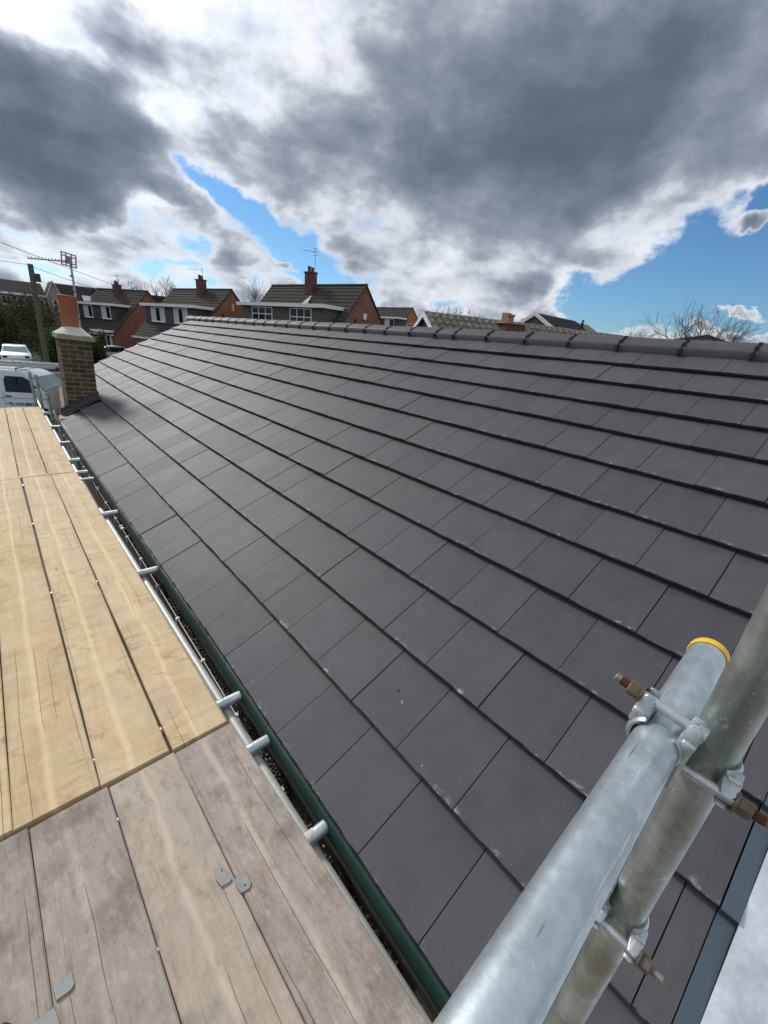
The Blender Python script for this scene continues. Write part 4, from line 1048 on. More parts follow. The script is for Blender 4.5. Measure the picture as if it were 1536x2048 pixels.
# house with the big chimney, right behind the ridge
H3 = dormer_house('brick house with a tall red chimney and aerial, centre of the photo behind the ridge', (19.73, 23.9), 101.4, 10.35, G0, 7.69, 4.9, 47.5, M_BW_RED, M_RT_BR,
                  (3.2, .8, 10.1, 6.02, 4.2), [(6.3, 8.75, 4.55, 5.80, 3, .38, False), (2.05, 4.3, 4.55, 5.80, 3, .45, False)], [], M_HUNG)
stack(H3, -.45, 5.2, 6.55, 8.42, .52, .80)
mb = MB(); mb.tube((-.45, 4.75, 8.2), (-.45, 4.75, 10.0), .018, 8); mb.tube((-1.0, 5.5, 9.85), (-.3, 4.5, 9.80), .016, 8)
for k in range(3): mb.tube((-.6, 4.85, 9.55 + .22 * k), (-.35, 4.6, 9.6 + .22 * k), .012, 6)
part('roof_aerial', mb, M_BOLT, H3)
mb = MB(); mb.box(-1.35, -1.28, 3.95, 4.02, 5.7, 6.7); 
mb = MB(); mb.add([(-1.95, 4.35, 5.72), (-.95, 4.55, 6.85), (-.95, 4.68, 6.85), (-1.95, 5.5, 5.72)], [(0, 1, 2, 3)]); part('flashing', mb, M_FLAUNCH, H3)
mb = MB(); mb.tube((-1.0, -.04, 2.5), (-1.0, -.04, 5.45), .06, 8); part('downpipe', mb, M_BLACK, H3)
mb = MB(); mb.box(-.20, .12, -.12, .0, 5.45, 5.85); part('alarm_box', mb, M_WHITE, H3, bevel=.03)
mb = MB(); f = add_window(H3, gablef(-.15, .02, 3.9), .62, .62, 1, 0, False)
mb = MB(); mb.tube((-4.3, -.2, 4.3), (-3.6, -.2, 4.9), .05, 8); part('bargeboard_end', mb, M_WHITE, H3)
# second house to the left
H2 = dormer_house('brick house with a red chimney, second from the left behind the roof edge', (15.65, 37.72), 102.6, 9.6, G0, 7.21, 4.3, 46, M_BW_RED, M_RT_BR,
                  (3.2, .5, 9.2, 5.55, 4.0), [(5.55, 7.95, 4.12, 5.33, 3, 0, True), (1.75, 3.95, 4.12, 5.33, 3, 0, True)], [(2, 4.5, .8, 2.0, 3, .3, False), (6, 8.2, .8, 2.0, 2, .3, False)], M_HUNGD)
stack(H2, -.45, 3.9, 6.1, 7.85, .55, .8)
mb = MB(); mb.tube((-.45, 3.6, 7.9), (-.45, 3.6, 8.9), .02, 6); mb.tube((-.9, 4.9, 8.7), (-.4, 3.4, 8.7), .016, 6); part('roof_aerial', mb, M_BOLT, H2)
mb = MB(); mb.tube((-1.0, -.04, 2.5), (-1.0, -.04, 5.2), .07, 8); part('downpipe', mb, M_BLACK, H2)
mb = MB(); mb.box(-.1, .12, -.1, .0, 5.5, 6.1); part('alarm_box', mb, plain('yellow_box', (.6, .45, .1)), H2)
# third house, behind the terracotta pot
g1 = gz(12, 52)
H1 = dormer_house('brick house with white front door, just right of the terracotta pot', (12.45, 52.36), 114.2, 8.2, -2.0, 6.5, 4.4, 45, M_BW_RED, M_RT_BR,
                  (3.3, .9, 7.6, 4.85, 3.35), [(4.5, 5.9, 3.45, 4.62, 2, 0, True), (1.6, 3.0, 3.45, 4.62, 2, 0, True)], [(2.5, 3.9, .7, 1.95, 2, .3, False), (5.2, 6.6, .7, 1.95, 2, .3, False)], M_HUNGD)
stack(H1, -.45, 4.2, 5.3, 6.85, .55, .75)
mb = MB(); mb.tube((-.45, 3.9, 6.9), (-.45, 3.9, 8.0), .02, 6); mb.tube((-.9, 4.6, 7.8), (-.3, 3.5, 7.8), .016, 6); part('roof_aerial', mb, M_BOLT, H1)
mb = MB(); mb.box(-5.4, -4.2, .2, 2.2, 2.15, 2.35); part('porch_roof', mb, M_WHITE, H1)
mb = MB(); mb.box(-4.42, -4.33, .5, 1.5, 0.0, 2.05); dd = part('door', mb, M_WHITE, H1)
mb = MB(); mb.box(-4.44, -4.42, .8, 1.2, .9, 1.8); part('pane', mb, M_GLASS, dd)
# fourth house, small orange gable to the right
H4 = dormer_house('orange brick house with a small white dormer, right of the central house', (49.38, 49.74), 93.6, 11, 0.0, 6.81, 4.2, 46, M_BW_OR, M_RT_BR,
                  (3.0, -.1, 4.6, 5.15, 3.6), [(.9, 2.9, 3.7, 4.9, 2, 0, True)], [], M_HUNGD)
add_window(H4, gablef(-.9, .02, 3.6), 1.3, .9, 2, .4, False)
# far row at the left
row = thing('terraced_house', 'long dark roofed row of houses at the far left with white window frames', 'house', (0, 0, 0), 0, None)
row.matrix_basis = frame((3.9, 57.5, -1.8), (0, 1, 0), (-1, 0, 0), (0, 0, 1))
mb = MB(); slope_courses(mb, (3.4, 6.15), (-.3, 4.85), -.1, 22); slope_courses(mb, (3.4, 6.15), (7, 4.85), -.1, 22); part('roof', mb, M_RT_DK, row)
mb = MB(); mb.box(0, 6.8, 0, 21.8, 0, 4.9); part('wall', mb, M_BW_BR, row)
mb = MB(); mb.box(-.42, -.32, -.1, 22, 4.70, 4.90); part('gutter', mb, M_WHITE, row)
for y0, y1 in ((.1, .75), (1.1, 2.35), (2.7, 3.5), (5.5, 7), (9, 10.5), (13, 14.5), (16, 17.5)): add_window(row, front(-.02, y1, 3.75), y1 - y0, .80, 2, 0, False)
mb = MB(); mb.box(-1.3, 0, .0, 1.6, 2.2, 2.4); part('porch_roof', mb, M_WHITE, row)
hl = thing('house', 'house with a narrow white edged gable at the far left, above the terracotta pot', 'house', (0, 0, 0))
hl.matrix_basis = frame((4.78, 57.6, -1.8), (1, 0, 0), (0, 1, 0), (0, 0, 1))
mb = MB(); mb.prism([(-.72, 0), (.62, 0), (.62, 4.9), (0, 6.3), (-.72, 4.8)], 0, 4.5); part('wall', mb, M_REND, hl)
for s in (-1, 1):
    mb = MB(); xe_ = .80 if s < 0 else .68
    mb.prism([(0, 6.40), (s * xe_, 4.72), (s * xe_, 4.60), (0, 6.28)], -.12, 4.6); part('roof', mb, M_RT_DK, hl)
    mb = MB(); mb.prism([(0, 6.44), (s * (xe_ + .03), 4.72), (s * (xe_ + .03), 4.58), (0, 6.30)], -.17, -.12); part('barge_board', mb, M_WHITE, hl)
add_window(hl, gablef(-.30, -.01, 3.55), .45, 1.0, 1, .45, False)
mb = MB(); mb.box(.62, 7.6, .9, 7.5, 0, 4.4)
part('side_wall', mb, M_CREAM, hl)
mb = MB()
for k in range(9):
    a, b_ = k / 9, (k + 1) / 9
    mb.add([(.5, .3 + 3.4 * a, 4.35 + 2.05 * a), (7.9, .3 + 3.4 * a, 4.35 + 2.05 * a), (7.9, .3 + 3.4 * b_, 4.30 + 2.05 * b_), (.5, .3 + 3.4 * b_, 4.30 + 2.05 * b_)], [(0, 1, 2, 3)])
mb.add([(.5, 3.7, 6.38), (7.9, 3.7, 6.38), (7.9, 7.6, 4.2), (.5, 7.6, 4.2)], [(0, 1, 2, 3)])
part('main_roof', mb, M_RT_DK, hl)
mb = MB(); mb.box(.7, 7.9, .15, .28, 4.12, 4.36); part('gutter', mb, M_WHITE, hl)
mb = MB(); mb.add([(2.6, .98, 4.85), (4.4, .98, 4.85), (4.4, 1.9, 5.4), (2.6, 1.9, 5.4)], [(0, 1, 2, 3)]); part('roof_window', mb, M_SILL, hl)
b2 = thing('house', 'plain dark roofed house filling the gap behind the two left brick houses', 'house', (19.5, 60, -1.5))
mb = MB(); mb.prism([(-11, 4.6), (14, 5.3), (14, 6.4), (-11, 5.9)], 0, 4); part('roof', mb, M_RT_DK, b2)
mb = MB(); mb.box(-10.8, 13.8, .2, 3.8, 0, 4.7); part('wall', mb, M_BW_BR, b2)
mb = MB(); mb.box(3.0, 3.7, 1, 1.6, 6.0, 6.9); mb.box(8.6, 9.2, 1, 1.6, 6.2, 6.9); part('chimney', mb, M_BRCH, b2)

# long pantiled roof just beyond our ridge
pn = thing('house', 'long bungalow roof of mossy grey pantiles just beyond the ridge', 'house', (0, 0, 0))
PA = Vector((10.80, 9.14, 2.66)); pd = Vector((10.69, -3.56, 0)).normalized(); pb = Vector((-pd.y, pd.x, 0))   # pb: away from us
pn.matrix_basis = frame((PA.x, PA.y, G0), pd, pb, (0, 0, 1))
mb = MB(); Lh = 11.6; H = PA.z - G0; k = math.tan(rad(35)); nxx = int(Lh / .05)
for c in range(14):
    for i in range(nxx + 1):
        x = Lh * i / nxx; ph = (x / .30) % 1.0; wv = .085 * abs(math.sin(math.pi * ph)) ** .8
        for e in (0, 1):
            s = (c + e) * .34; mb.v.append((x, -s * math.cos(rad(35)), H - s * math.sin(rad(35)) + wv + (.05 if e else 0)))
        s = (c + 1) * .34; mb.v.append((x, -s * math.cos(rad(35)), H - s * math.sin(rad(35)) + wv - .01))
for c in range(14):
    b0 = c * (nxx + 1) * 3
    for i in range(nxx): a = b0 + 3 * i; mb.f += [(a, a + 3, a + 4, a + 1), (a + 1, a + 4, a + 5, a + 2)]
part('roof', mb, M_RT_GR, pn)
mb = MB(); mb.prism([(-.02, 0), (Lh, 0), (Lh, .1), (-.02, .1)], 0, 4.0, Matrix.Translation((0, 0, 0))); 
mb = MB(); mb.add([(0, 0, H), (Lh, 0, H), (Lh, 4.0, H - 2.8), (0, 4.0, H - 2.8)], [(0, 1, 2, 3)]); part('rear_slope', mb, M_RT_GR, pn)
for k in range(26):
    mb = MB(); x0 = Lh * k / 26; mb.prism([(-.11, -.05), (-.08, .035), (0, .075), (.08, .035), (.11, -.05)], 0, Lh / 26 - .012, frame((x0, 0, H + R.uniform(-.006, .006)), (0, 1, 0), (1, 0, 0), (0, 0, 1)))
    part('ridge_tile', mb, M_RT_GR, pn)
mb = MB(); mb.prism([(-3.7, 0), (3.9, 0), (3.9, H - 2.75), (0, H - .12), (-3.7, H - 2.65)], 0, Lh - .2, frame((.12, 0, 0), (0, 1, 0), (1, 0, 0), (0, 0, 1))); part('wall', mb, M_HUNGD, pn)
for s in (1, -1):
    mb = MB(); mb.prism([(0, H + .05), (s * 4.1, H - 2.82), (s * 4.1, H - 2.98), (0, H - .12)], -.04, .0, frame((0, 0, 0), (0, 1, 0), (1, 0, 0), (0, 0, 1))); part('barge_board', mb, M_WHITE, pn)
cst = MB(); cst.box(3.05, 3.95, -.62, -.05, H - 1.2, H - .05); cc = part('chimney', cst, M_BRCH, pn)
mb = MB(); mb.box(2.98, 4.02, -.68, .0, H - .05, H + .0); part('chimney_cap', mb, M_MORTD, cc)
mb = MB(); mb.lathe([(.13, H), (.12, H + .20), (.16, H + .22), (.16, H + .27)], 14, Matrix.Translation((3.45, -.32, 0))); part('pot', mb, M_TERRA, cc, smooth=True)
# gabled house rising behind the pantiles
gr = thing('house', 'grey gabled house with white barge boards rising above the pantiled roof', 'house', (0, 0, 0))
gr.matrix_basis = frame((28.52, 15.46, G0), (0, -1, 0), (1, 0, 0), (0, 0, 1))
H = 6.87
mb = MB(); mb.prism([(-3.4, 0), (3.4, 0), (3.4, H - 2.0), (0, H - .1), (-3.4, H - 2.0)], 0, 8); part('wall', mb, plain('green_grey_wall', (.16, .16, .12), .08, 3, .85), gr)
mb = MB(); slope_courses(mb, (0, H), (3.8, H - 2.2), -.25, 5.6); slope_courses(mb, (0, H), (-3.8, H - 2.2), -.25, 5.6); part('roof', mb, M_RT_DK, gr)
for s in (1, -1):
    mb = MB(); mb.prism([(0, H + .06), (s * 3.9, H - 2.22), (s * 3.9, H - 2.50), (0, H - .20)], -.32, -.24); part('barge_board', mb, M_WHITE, gr)
far = thing('house', 'distant pale gable with two chimneys peeping over the pantiles', 'house', (40.36, 26.58, G0))
mb = MB(); mb.add([(-2.2, 0, 0), (2.6, -1.5, 0), (2.6, -1.5, 6.0), (.2, -.7, 7.4), (-2.2, 0, 6.0), (-.2, 4, 0), (4.6, 2.5, 0), (4.6, 2.5, 6), (2.2, 3.3, 7.4), (-.2, 4, 6)],
                  [(0, 1, 2, 3, 4), (9, 8, 7, 6, 5), (4, 3, 8, 9), (3, 2, 7, 8), (0, 4, 9, 5), (1, 6, 7, 2)]); part('wall', mb, M_CREAM, far)
mb = MB(); mb.box(-.2, .5, -.7, 0, 7.0, 7.95); mb.box(2.0, 2.5, -1.6, -1.0, 6.2, 7.6); part('chimney', mb, M_MORTD, far)
fg = thing('house', 'small distant pale gable at the right, beneath the bare tree', 'house', (33.42, 6.18, G0))
fg.matrix_basis = frame((33.42, 6.18, G0), (.2, -.98, 0), (.98, .2, 0), (0, 0, 1))
mb = MB(); mb.prism([(-3.2, 0), (1.6, 0), (1.6, 5.75), (0, 6.15), (-3.2, 5.45)], 0, 6); part('wall', mb, M_CREAM, fg)
for x0, z0, x1, z1 in ((-3.5, 5.45, 0, 6.2), (0, 6.2, 1.9, 5.65)):
    mb = MB(); mb.prism([(x0, z0), (x1, z1), (x1, z1 - .14), (x0, z0 - .14)], -.2, 6); part('roof', mb, M_RT_BR, fg)

# ------------------------------------------------------------------ utility pole and wires
t = thing('utility_pole', 'leaning brown wooden utility pole at the far left', 'pole', (1.48, 33.8, G0))
mb = MB(); mb.tube((0, 0, 0), (.25, 0, 6.68), .17, 12, .14); part('post', mb, plain('pole_wood', (.12, .10, .065), .15, 5, .85), t, smooth=True)
mb = MB(); mb.box(.28, .62, -.12, .12, 5.75, 6.2); part('terminal_box', mb, M_LEAD, t)
def wire(name, p0, p1, sag, label, r=.012):
    p0, p1 = Vector(p0), Vector(p1); n = 16; mb = MB(); pts = []
    for i in range(n + 1):
        f = i / n; p = p0.lerp(p1, f); p.z -= sag * 4 * f * (1 - f); pts.append(p - p0)
    for a, b_ in zip(pts, pts[1:]): mb.tube(a, b_, r, 5, cap=False)
    o = link(name, mb.mesh(name, M_BLACK)); o.location = p0; tag(o, label, 'cable', 'overhead cables from the utility pole')
wire('overhead_cable', (1.68, 33.4, 4.10), (-10, 29.0, 4.15), .1, 'overhead cable running left from the pole, out of the photo')
wire('overhead_cable', (1.72, 33.4, 4.05), (15.3, 52, 3.6), .5, 'lower overhead cable running right from the pole towards the houses', .014)
wire('overhead_cable', (.2, 22.0, 3.95), (19.5, 56, 2.9), .2, 'upper overhead cable crossing above the terracotta pot', .012)

# ------------------------------------------------------------------ vehicles
def van(name, label, cat):
    """panel van, nose towards +x, local origin on the ground under its middle; length 5.0, width 1.95, height 1.95"""
    t = thing(name, label, cat)
    side = [(-2.48, .35), (-2.50, 1.0), (-2.46, 1.75), (-2.36, 1.93), (-2.0, 1.97), (.55, 1.97), (.82, 1.93), (1.12, 1.72), (1.62, 1.25), (1.80, 1.14), (2.28, 1.00), (2.45, .86), (2.50, .60), (2.47, .32), (1.95, .28), (1.90, .45), (1.75, .62), (1.5, .68), (1.25, .62), (1.10, .45), (1.05, .28), (-1.15, .28), (-1.2, .45), (-1.35, .62), (-1.6, .68), (-1.85, .62), (-2.0, .45), (-2.05, .30)]
    mb = MB(); nlay = [(-.975, 0), (-.93, 0), (-.5, 0), (0, 0), (.5, 0), (.93, 0), (.975, 0)]
    ny_ = 10; n = len(side)
    for k in range(ny_ + 1):
        y = -.975 + 1.95 * k / ny_
        for x, z in side:
            tuck = .17 * max(0, (z - 1.05) / .92) ** 1.3
            nose = .12 * (abs(y) / .975) ** 3 if x > 1.2 else 0
            rnd_ = .05 * (abs(y) / .975) ** 6 if z > 1.85 else 0
            mb.v.append((x - nose, y * (1 - tuck), z - rnd_))
    for k in range(ny_):
        for i in range(n): mb.f.append((k * n + i, k * n + (i + 1) % n, (k + 1) * n + (i + 1) % n, (k + 1) * n + i))
    mb.f.append(tuple(range(n))); mb.f.append(tuple(reversed(range(ny_ * n, ny_ * n + n))))
    part('body', mb, M_VANW, t, smooth=True, angle=32)
    def yw(z, o): return (.975 * (1 - .17 * max(0, (z - 1.05) / .92) ** 1.3) + o)
    for s in (-1, 1):
        gl_ = [(.02, 1.20), (1.32, 1.20), (1.40, 1.30), (.98, 1.66), (.78, 1.76), (.08, 1.76), (.0, 1.62)]
        mb = MB(); vs = [(x, s * yw(z, .004), z) for x, z in gl_] + [(x, s * yw(z, -.02), z) for x, z in gl_]; k = len(gl_)
        mb.add(vs, [tuple(range(k)), tuple(reversed(range(k, 2 * k)))] + [(i, (i + 1) % k, k + (i + 1) % k, k + i) for i in range(k)]); w_ = part('side_window', mb, M_GLASS, t)
        mb = MB(); mb.box(.40, .52, s * yw(1.4, .004) - .004, s * yw(1.4, .004) + .004, 1.22, 1.74); part('divider', mb, M_RUBBER, w_)
        mb = MB()
        for x in (-.10, 1.38): mb.box(x - .006, x + .006, s * .972 - .006, s * .972 + .006, .40, 1.15)
        mb.box(-2.3, 1.9, s * .974 - .006, s * .974 + .006, .985, .995)
        part('door_seam', mb, M_RUBBER, t)
        mb = MB(); mb.box(-.02, .22, s * .98 - .012, s * .98 + .012, 1.03, 1.075); part('door_handle', mb, M_RUBBER, t)
        mb = MB(); mb.box(1.25, 1.38, min(s * .98, s * 1.22), max(s * .98, s * 1.22), 1.13, 1.38); part('mirror', mb, M_VANW, t, bevel=.03)
        for x in (1.5, -1.6):
            F = frame((x, s * .86, .33), (1, 0, 0), (0, 0, -s) if 0 else (0, 0, 1), (0, -s, 0) if 0 else (0, -1, 0))
            mb = MB(); mb.lathe([(.20, -.11), (.32, -.11), (.335, -.06), (.335, .06), (.32, .11), (.20, .11)], 28, F); wl = part('wheel', mb, M_RUBBER, t, smooth=True)
            mb = MB(); mb.lathe([(.205, -.10), (.205, .10)], 24, F); part('rim', mb, M_GALV, wl, smooth=True)
        mb = MB(); mb.box(2.20, 2.40, s * .80 - .12, s * .80 + .10, .72, .95); part('headlight', mb, M_GLASS, t, bevel=.03)
    mb = MB(); ws = [(1.66, 1.235), (1.12, 1.735)]
    vs = []
    for x, z in ws:
        for f in (-.93, -.4, 0, .4, .93): vs.append((x + .03 - .05 * abs(f) ** 3, f * yw(z, 0) , z + .015))
    mb.add(vs, [(i, i + 1, i + 6, i + 5) for i in range(4)]); part('windscreen', mb, M_WSCR, t, smooth=True)
    mb = MB(); mb.box(2.46, 2.53, -.8, .8, .36, .58); part('bumper', mb, M_RUBBER, t)
    return t
M_WSCR = mat('windscreen_glass', (.22, .30, .28), .05, spec=.9)
V = van('parked_van', 'white van with blue phone number lettering parked beyond the deck, ladders above', 'van')
hd = Vector((math.sin(rad(118)), math.cos(rad(118)), 0)); sd = Vector((-hd.y, hd.x, 0))
V.matrix_basis = frame((0, 0, 0), hd, sd, (0, 0, 1)) @ Matrix.Diagonal((.80, 1, 1, 1))
# the side window's lower rear corner stands at this point of the driveway
WP = Vector((-.68, 19.0, -1.1)); 
org = WP - hd * .10 + sd * .95; V.location = (org.x, org.y, G0 + .05); bpy.context.view_layer.update()
def lettering(body, txt, size, M, mt, parent):
    cu = bpy.data.curves.new('lettering', 'FONT'); cu.body = txt; cu.size = size; cu.extrude = .002; cu.offset = .004
    o = bpy.data.objects.new('tmp', cu); COL.objects.link(o); bpy.context.view_layer.update()
    me = bpy.data.meshes.new_from_object(o.evaluated_get(bpy.context.evaluated_depsgraph_get())); bpy.data.objects.remove(o)
    me.materials.append(mt); return link('lettering', me, parent, M)
M_INK = plain('navy_lettering', (.015, .02, .10), .05, 20, .5)
sideM = frame((0, -.983, 0), (1, 0, 0), (0, 0, 1), (0, -1, 0))
lettering(V, '\u2022 TEL: 01274 680095', .155, sideM @ Matrix.Translation((-.05, .72, 0)) @ Matrix.Diagonal((.86, 1, 1, 1)), M_INK, V)
lettering(V, 'MOB: 07900 680095', .155, sideM @ Matrix.Translation((.05, .50, 0)) @ Matrix.Diagonal((.86, 1, 1, 1)), M_INK, V)
mb = MB()
for x in (-1.8, -.5, .5): mb.box(x - .02, x + .02, -.75, .75, 2.02, 2.06); mb.box(x - .02, x + .02, -.76, -.72, 1.93, 2.04); mb.box(x - .02, x + .02, .72, .76, 1.93, 2.04)
part('roof_rack', mb, M_BOLT, V)
def ladder(z, label, yoff, L=4.6, x0=-2.6):
    t = thing('ladder', label, 'ladder', (0, 0, 0), 0, 'ladders on the van roof'); t.matrix_basis = V.matrix_basis @ Matrix.Translation((0, yoff, z))
    for s in (-1, 1):
        mb = MB(); mb.box(x0, x0 + L, s * .20 - .014, s * .20 + .014, 0, .085); part('rail', mb, M_ZINC, t)
    for k in range(int(L / .27)):
        mb = MB(); x = x0 + .15 + .27 * k; mb.tube((x, -.21, .045), (x, .21, .045), .017, 8); part('rung', mb, M_ZINC, t)
ladder(2.07, 'lower aluminium ladder strapped on the van roof', -.30)
ladder(2.17, 'upper aluminium ladder strapped on the van roof', -.30, 4.75)
def car(name, label, loc, az, paint):
    t = thing(name, label, 'car'); h = Vector((math.sin(rad(az)), math.cos(rad(az)), 0)); s_ = Vector((-h.y, h.x, 0)); t.matrix_basis = frame(loc, h, s_, (0, 0, 1))
    side = [(-2.05, .35), (-2.1, .8), (-1.95, .98), (-1.45, 1.30), (-1.0, 1.42), (.1, 1.42), (.45, 1.32), (1.0, .98), (1.85, .82), (2.05, .6), (2.02, .28), (1.65, .26), (1.55, .5), (1.3, .62), (1.05, .5), (.95, .26), (-.95, .26), (-1.05, .5), (-1.3, .62), (-1.55, .5), (-1.65, .28)]
    mb = MB(); n = len(side)
    for k in range(9):
        y = -.88 + 1.76 * k / 8
        for x, z in side: mb.v.append((x - (.15 * (abs(y) / .88) ** 3 if x > .9 else 0), y * (1 - .26 * max(0, (z - .85) / .57)), z))
    for k in range(8):
        for i in range(n): mb.f.append((k * n + i, k * n + (i + 1) % n, (k + 1) * n + (i + 1) % n, (k + 1) * n + i))
    mb.f.append(tuple(range(n))); mb.f.append(tuple(reversed(range(8 * n, 9 * n))))
    part('body', mb, paint, t, smooth=True, angle=35)
    for s in (-1, 1):
        gl_ = [(-1.5, .95), (.85, .95), (.38, 1.28), (.05, 1.36), (-.98, 1.36), (-1.35, 1.25)]; k = len(gl_)
        mb = MB(); mb.add([(x, s * (.88 * (1 - .26 * (z - .85) / .57) + .004), z) for x, z in gl_] + [(x, s * (.85 * (1 - .26 * (z - .85) / .57)), z) for x, z in gl_],
                          [tuple(range(k)), tuple(reversed(range(k, 2 * k)))] + [(i, (i + 1) % k, k + (i + 1) % k, k + i) for i in range(k)]); part('side_window', mb, M_GLASS, t)
        for x in (1.3, -1.3):
            mb = MB(); F = frame((x, s * .79, .31), (1, 0, 0), (0, 0, 1), (0, -1, 0)); mb.lathe([(.19, -.09), (.30, -.09), (.31, 0), (.30, .09), (.19, .09)], 24, F); wl = part('wheel', mb, M_RUBBER, t, smooth=True)
            mb = MB(); mb.lathe([(.19, -.08), (.19, .085)], 20, F); part('rim', mb, M_GALV, wl)
        mb = MB(); mb.box(1.80, 1.98, s * .62 - .14, s * .62 + .1, .62, .76); part('headlight', mb, M_GLASS, t, bevel=.02)
    mb = MB(); mb.add([(1.0, -.72, 1.0), (1.0, .72, 1.0), (.46, .62, 1.33), (.46, -.62, 1.33)], [(0, 1, 2, 3)], Matrix.Translation((.02, 0, .015))); part('windscreen', mb, M_WSCR, t)
    mb = MB(); mb.add([(-1.97, -.68, 1.0), (-1.97, .68, 1.0), (-1.46, .6, 1.31), (-1.46, -.6, 1.31)], [(3, 2, 1, 0)], Matrix.Translation((-.02, 0, .012))); part('rear_window', mb, M_GLASS, t)
    return t
car('parked_car', 'silver white car parked in front of the brick house with the white door', (6.5, 44.0, gz(6.5, 44)), 250, M_VANW)
car('parked_car', 'white car seen head on beyond the ladders, at the left edge', (.25, 42.0, gz(0, 42) - .12), 182, M_VANW)

# ------------------------------------------------------------------ walls, bushes, trees
sw = thing('garden_wall', 'low pale stone garden wall behind the white van', 'wall', (-.5, 24.4, G0))
mb = MB()
for r_ in range(7):
    for k in range(15):
        if r_ == 6 and k % 2: pass
        mb.box(-4.0 + .52 * k + (.26 if r_ % 2 else 0), -4.0 + .52 * k + .505 + (.26 if r_ % 2 else 0), 0, .25 + R.uniform(-.015, .015), .20 * r_, .20 * r_ + .188)
part('stones', mb, plain('garden_stone', (.30, .28, .24), .15, 3, .9), sw, kind='stuff')

def leaf_fn(c1, c2):
    def fn(nt, b):
        c = nt.new('ShaderNodeTexCoord').outputs['Object']
        n = nt.noise(c, 1.7, 4, .6); n2 = nt.noise(c, 13, 2, .5)
        f = nt.m('MULTIPLY_ADD', nt.m('SUBTRACT', n2, .5), .8, n)
        nt.l.new(nt.mix(nt.smooth(f, .3, .7), c1, c2), b.inputs['Base Color'])
    return fn
M_LEAF_OL = mat('olive_leaf', leaf_fn((.050, .055, .025), (.13, .12, .060)), .8, spec=.2)
M_LEAF_DG = mat('dark_leaf', leaf_fn((.016, .035, .012), (.045, .075, .022)), .7, spec=.3)
M_LEAF_YG = mat('yellow_green_leaf', leaf_fn((.06, .075, .018), (.15, .15, .035)), .75, spec=.3)
M_TWIG = plain('bare_twig', (.085, .065, .055), .15, 3, .9)
M_TRUNK = plain('bark', (.075, .060, .045), .2, 4, .9)
def bush(name, label, c, rx, ry, rz, n, m, size, seed, cat='bush', group=None, stems=9):
    rr = random.Random(seed); t = thing(name, label, cat, c, 0, group)
    clumps = [(rr.uniform(-.75, .75) * rx, rr.uniform(-.75, .75) * ry, rr.uniform(.15, .85) * rz, rr.uniform(.25, .48)) for _ in range(16)]
    mb = MB()
    for k in range(n):
        cx_, cy_, cz_, q = rr.choice(clumps)
        while True:
            d = Vector((rr.gauss(0, .5), rr.gauss(0, .5), rr.gauss(0, .5)))
            if d.length < 1.3: break
        p = Vector((cx_ + d.x * q * rx, cy_ + d.y * q * ry, max(.05, cz_ + d.z * q * rz)))
        a = Vector((rr.gauss(0, 1), rr.gauss(0, 1), rr.gauss(0, 1))).normalized(); b_ = a.orthogonal().normalized(); s = size * rr.uniform(.5, 1.3)
        b0 = len(mb.v); mb.v += [tuple(p - a * s), tuple(p + b_ * s * .45), tuple(p + a * s), tuple(p - b_ * s * .45)]; mb.f.append((b0, b0 + 1, b0 + 2, b0 + 3))
    part('foliage', mb, m, t)
    mb = MB()
    for k in range(stems):
        a = rr.uniform(0, 6.28); q = rr.uniform(.2, .7); mb.tube((rr.uniform(-.1, .1), rr.uniform(-.1, .1), 0), (q * rx * math.cos(a), q * ry * math.sin(a), rz * rr.uniform(.6, .95)), .03, 5, .01)
    part('stems', mb, M_TRUNK, t)
    return t
def gp(x, y): return (x, y, gz(x, y))
bush('bush', 'large olive brown bush at the far left, below the terraced row', gp(-.4, 47.5), 4.4, 1.8, 4.3, 22000, M_LEAF_OL, .11, 11)
bush('bush', 'round yellow green bush in front of the utility pole foot', gp(4.1, 40.5), 2.0, 1.2, 3.3, 8000, M_LEAF_YG, .10, 12)
bush('conifer_hedge', 'dark green conifer hedge left of the chimney stack', gp(3.1, 38.2), 1.7, .8, 2.5, 9000, M_LEAF_DG, .09, 13, 'hedge')
bush('bush', 'dark bush rising behind the right side of the chimney pot', gp(4.9, 38.5), .85, .8, 2.6, 7000, M_LEAF_DG, .09, 14)
bush('bush', 'leafy yellow green bush behind the chimney stack, at its right side', gp(2.45, 14.6), .7, .6, 2.75, 6500, M_LEAF_YG, .045, 15)
bush('bush', 'bright green shrub in front of the parked car', gp(5.6, 24.5), 1.5, .8, 2.35, 7500, M_LEAF_YG, .055, 16)
bush('bush', 'dark shrub below the lower roof of the second brick house', gp(10.6, 34.5), 1.5, 1.2, 2.6, 4000, M_LEAF_DG, .08, 17)
bush('bush', 'broad olive bush at the left edge of the street, behind the head on car', gp(-7.0, 50), 4.2, 2.0, 4.0, 12000, M_LEAF_OL, .11, 18)
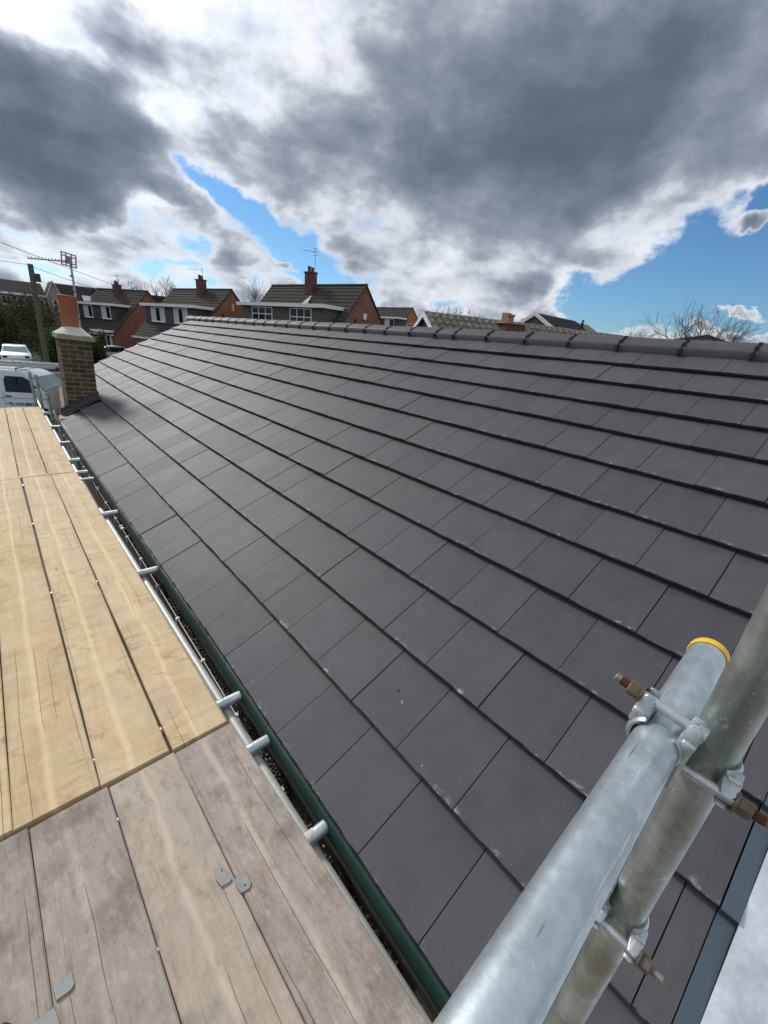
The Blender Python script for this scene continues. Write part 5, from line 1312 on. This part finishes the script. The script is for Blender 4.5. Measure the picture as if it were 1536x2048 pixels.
def bare_tree(label, base, h, spread, seed, depth=6, r0=.14, lean=0, group='bare trees behind the houses', twigm=None):
    rr = random.Random(seed); t = thing('bare_tree', label, 'tree', base, 0, group); mt, mc_ = MB(), MB()
    def grow(p, d, L, r, k):
        q = p + d * L
        (mt if k < 2 else mc_).tube(p, q, r, 6 if k < 3 else 4, r * .68, cap=False)
        if k >= depth: return
        for _ in range(3 if k < 4 else 2):
            a = d.orthogonal().normalized(); a.rotate(Matrix.Rotation(rr.uniform(0, 6.28), 3, d)); s = rr.uniform(.35, .75) * spread
            nd_ = (d + a * s + Vector((0, 0, .12))).normalized(); grow(q if rr.random() < .6 else p.lerp(q, rr.uniform(.55, .95)), nd_, L * rr.uniform(.62, .85), r * .62, k + 1)
    grow(Vector((0, 0, 0)), Vector((lean, 0, 1)).normalized(), h * .30, r0, 0)
    part('trunk', mt, M_TRUNK, t, smooth=True); part('crown', mc_, twigm or M_TWIG, t)
bare_tree('round bare tree between the two left brick houses', (18.2, 70.5, -1.0), 8.2, 1.0, 5, 7, .2)
bare_tree('thin bare tree left of the central house ridge', (24.8, 52, -1.0), 8.4, .9, 9, 7, .09)
bare_tree('bare twiggy tree against blue sky at the right', (27.6, 6.9, G0), 7.9, 1.1, 21, 7, .10)
bare_tree('second bare tree joining the twiggy one at the right', (28.4, 5.1, G0), 7.3, 1.1, 22, 7, .09)
bare_tree('low bare tree above the left end of the pantiled roof', (44.5, 37.5, G0), 9.9, 1.1, 33, 7, .2)
et = bush('evergreen_tree', 'dark evergreen tree left of the round bare tree', (13.9, 68.0, -.6), 1.7, 1.4, 6.1, 6000, M_LEAF_DG, .13, 41, 'tree')
# bird on the gable end of the grey gabled house
mb = MB(); mb.lathe([(.01, 0), (.07, .05), (.10, .16), (.075, .27), (.05, .33), (.065, .39), (.045, .45), (.01, .47)], 12)
mb.tube((0, -.02, .40), (0, -.14, .39), .02, 6, .004); mb.tube((0, .05, .08), (0, .22, -.06), .05, 6, .03)
o = link('bird', mb.mesh('bird', M_RUBBER, True)); o.location = (26.39, 11.02, 3.36); tag(o, 'small dark bird perched at the right end of the grey gabled roof', 'bird')
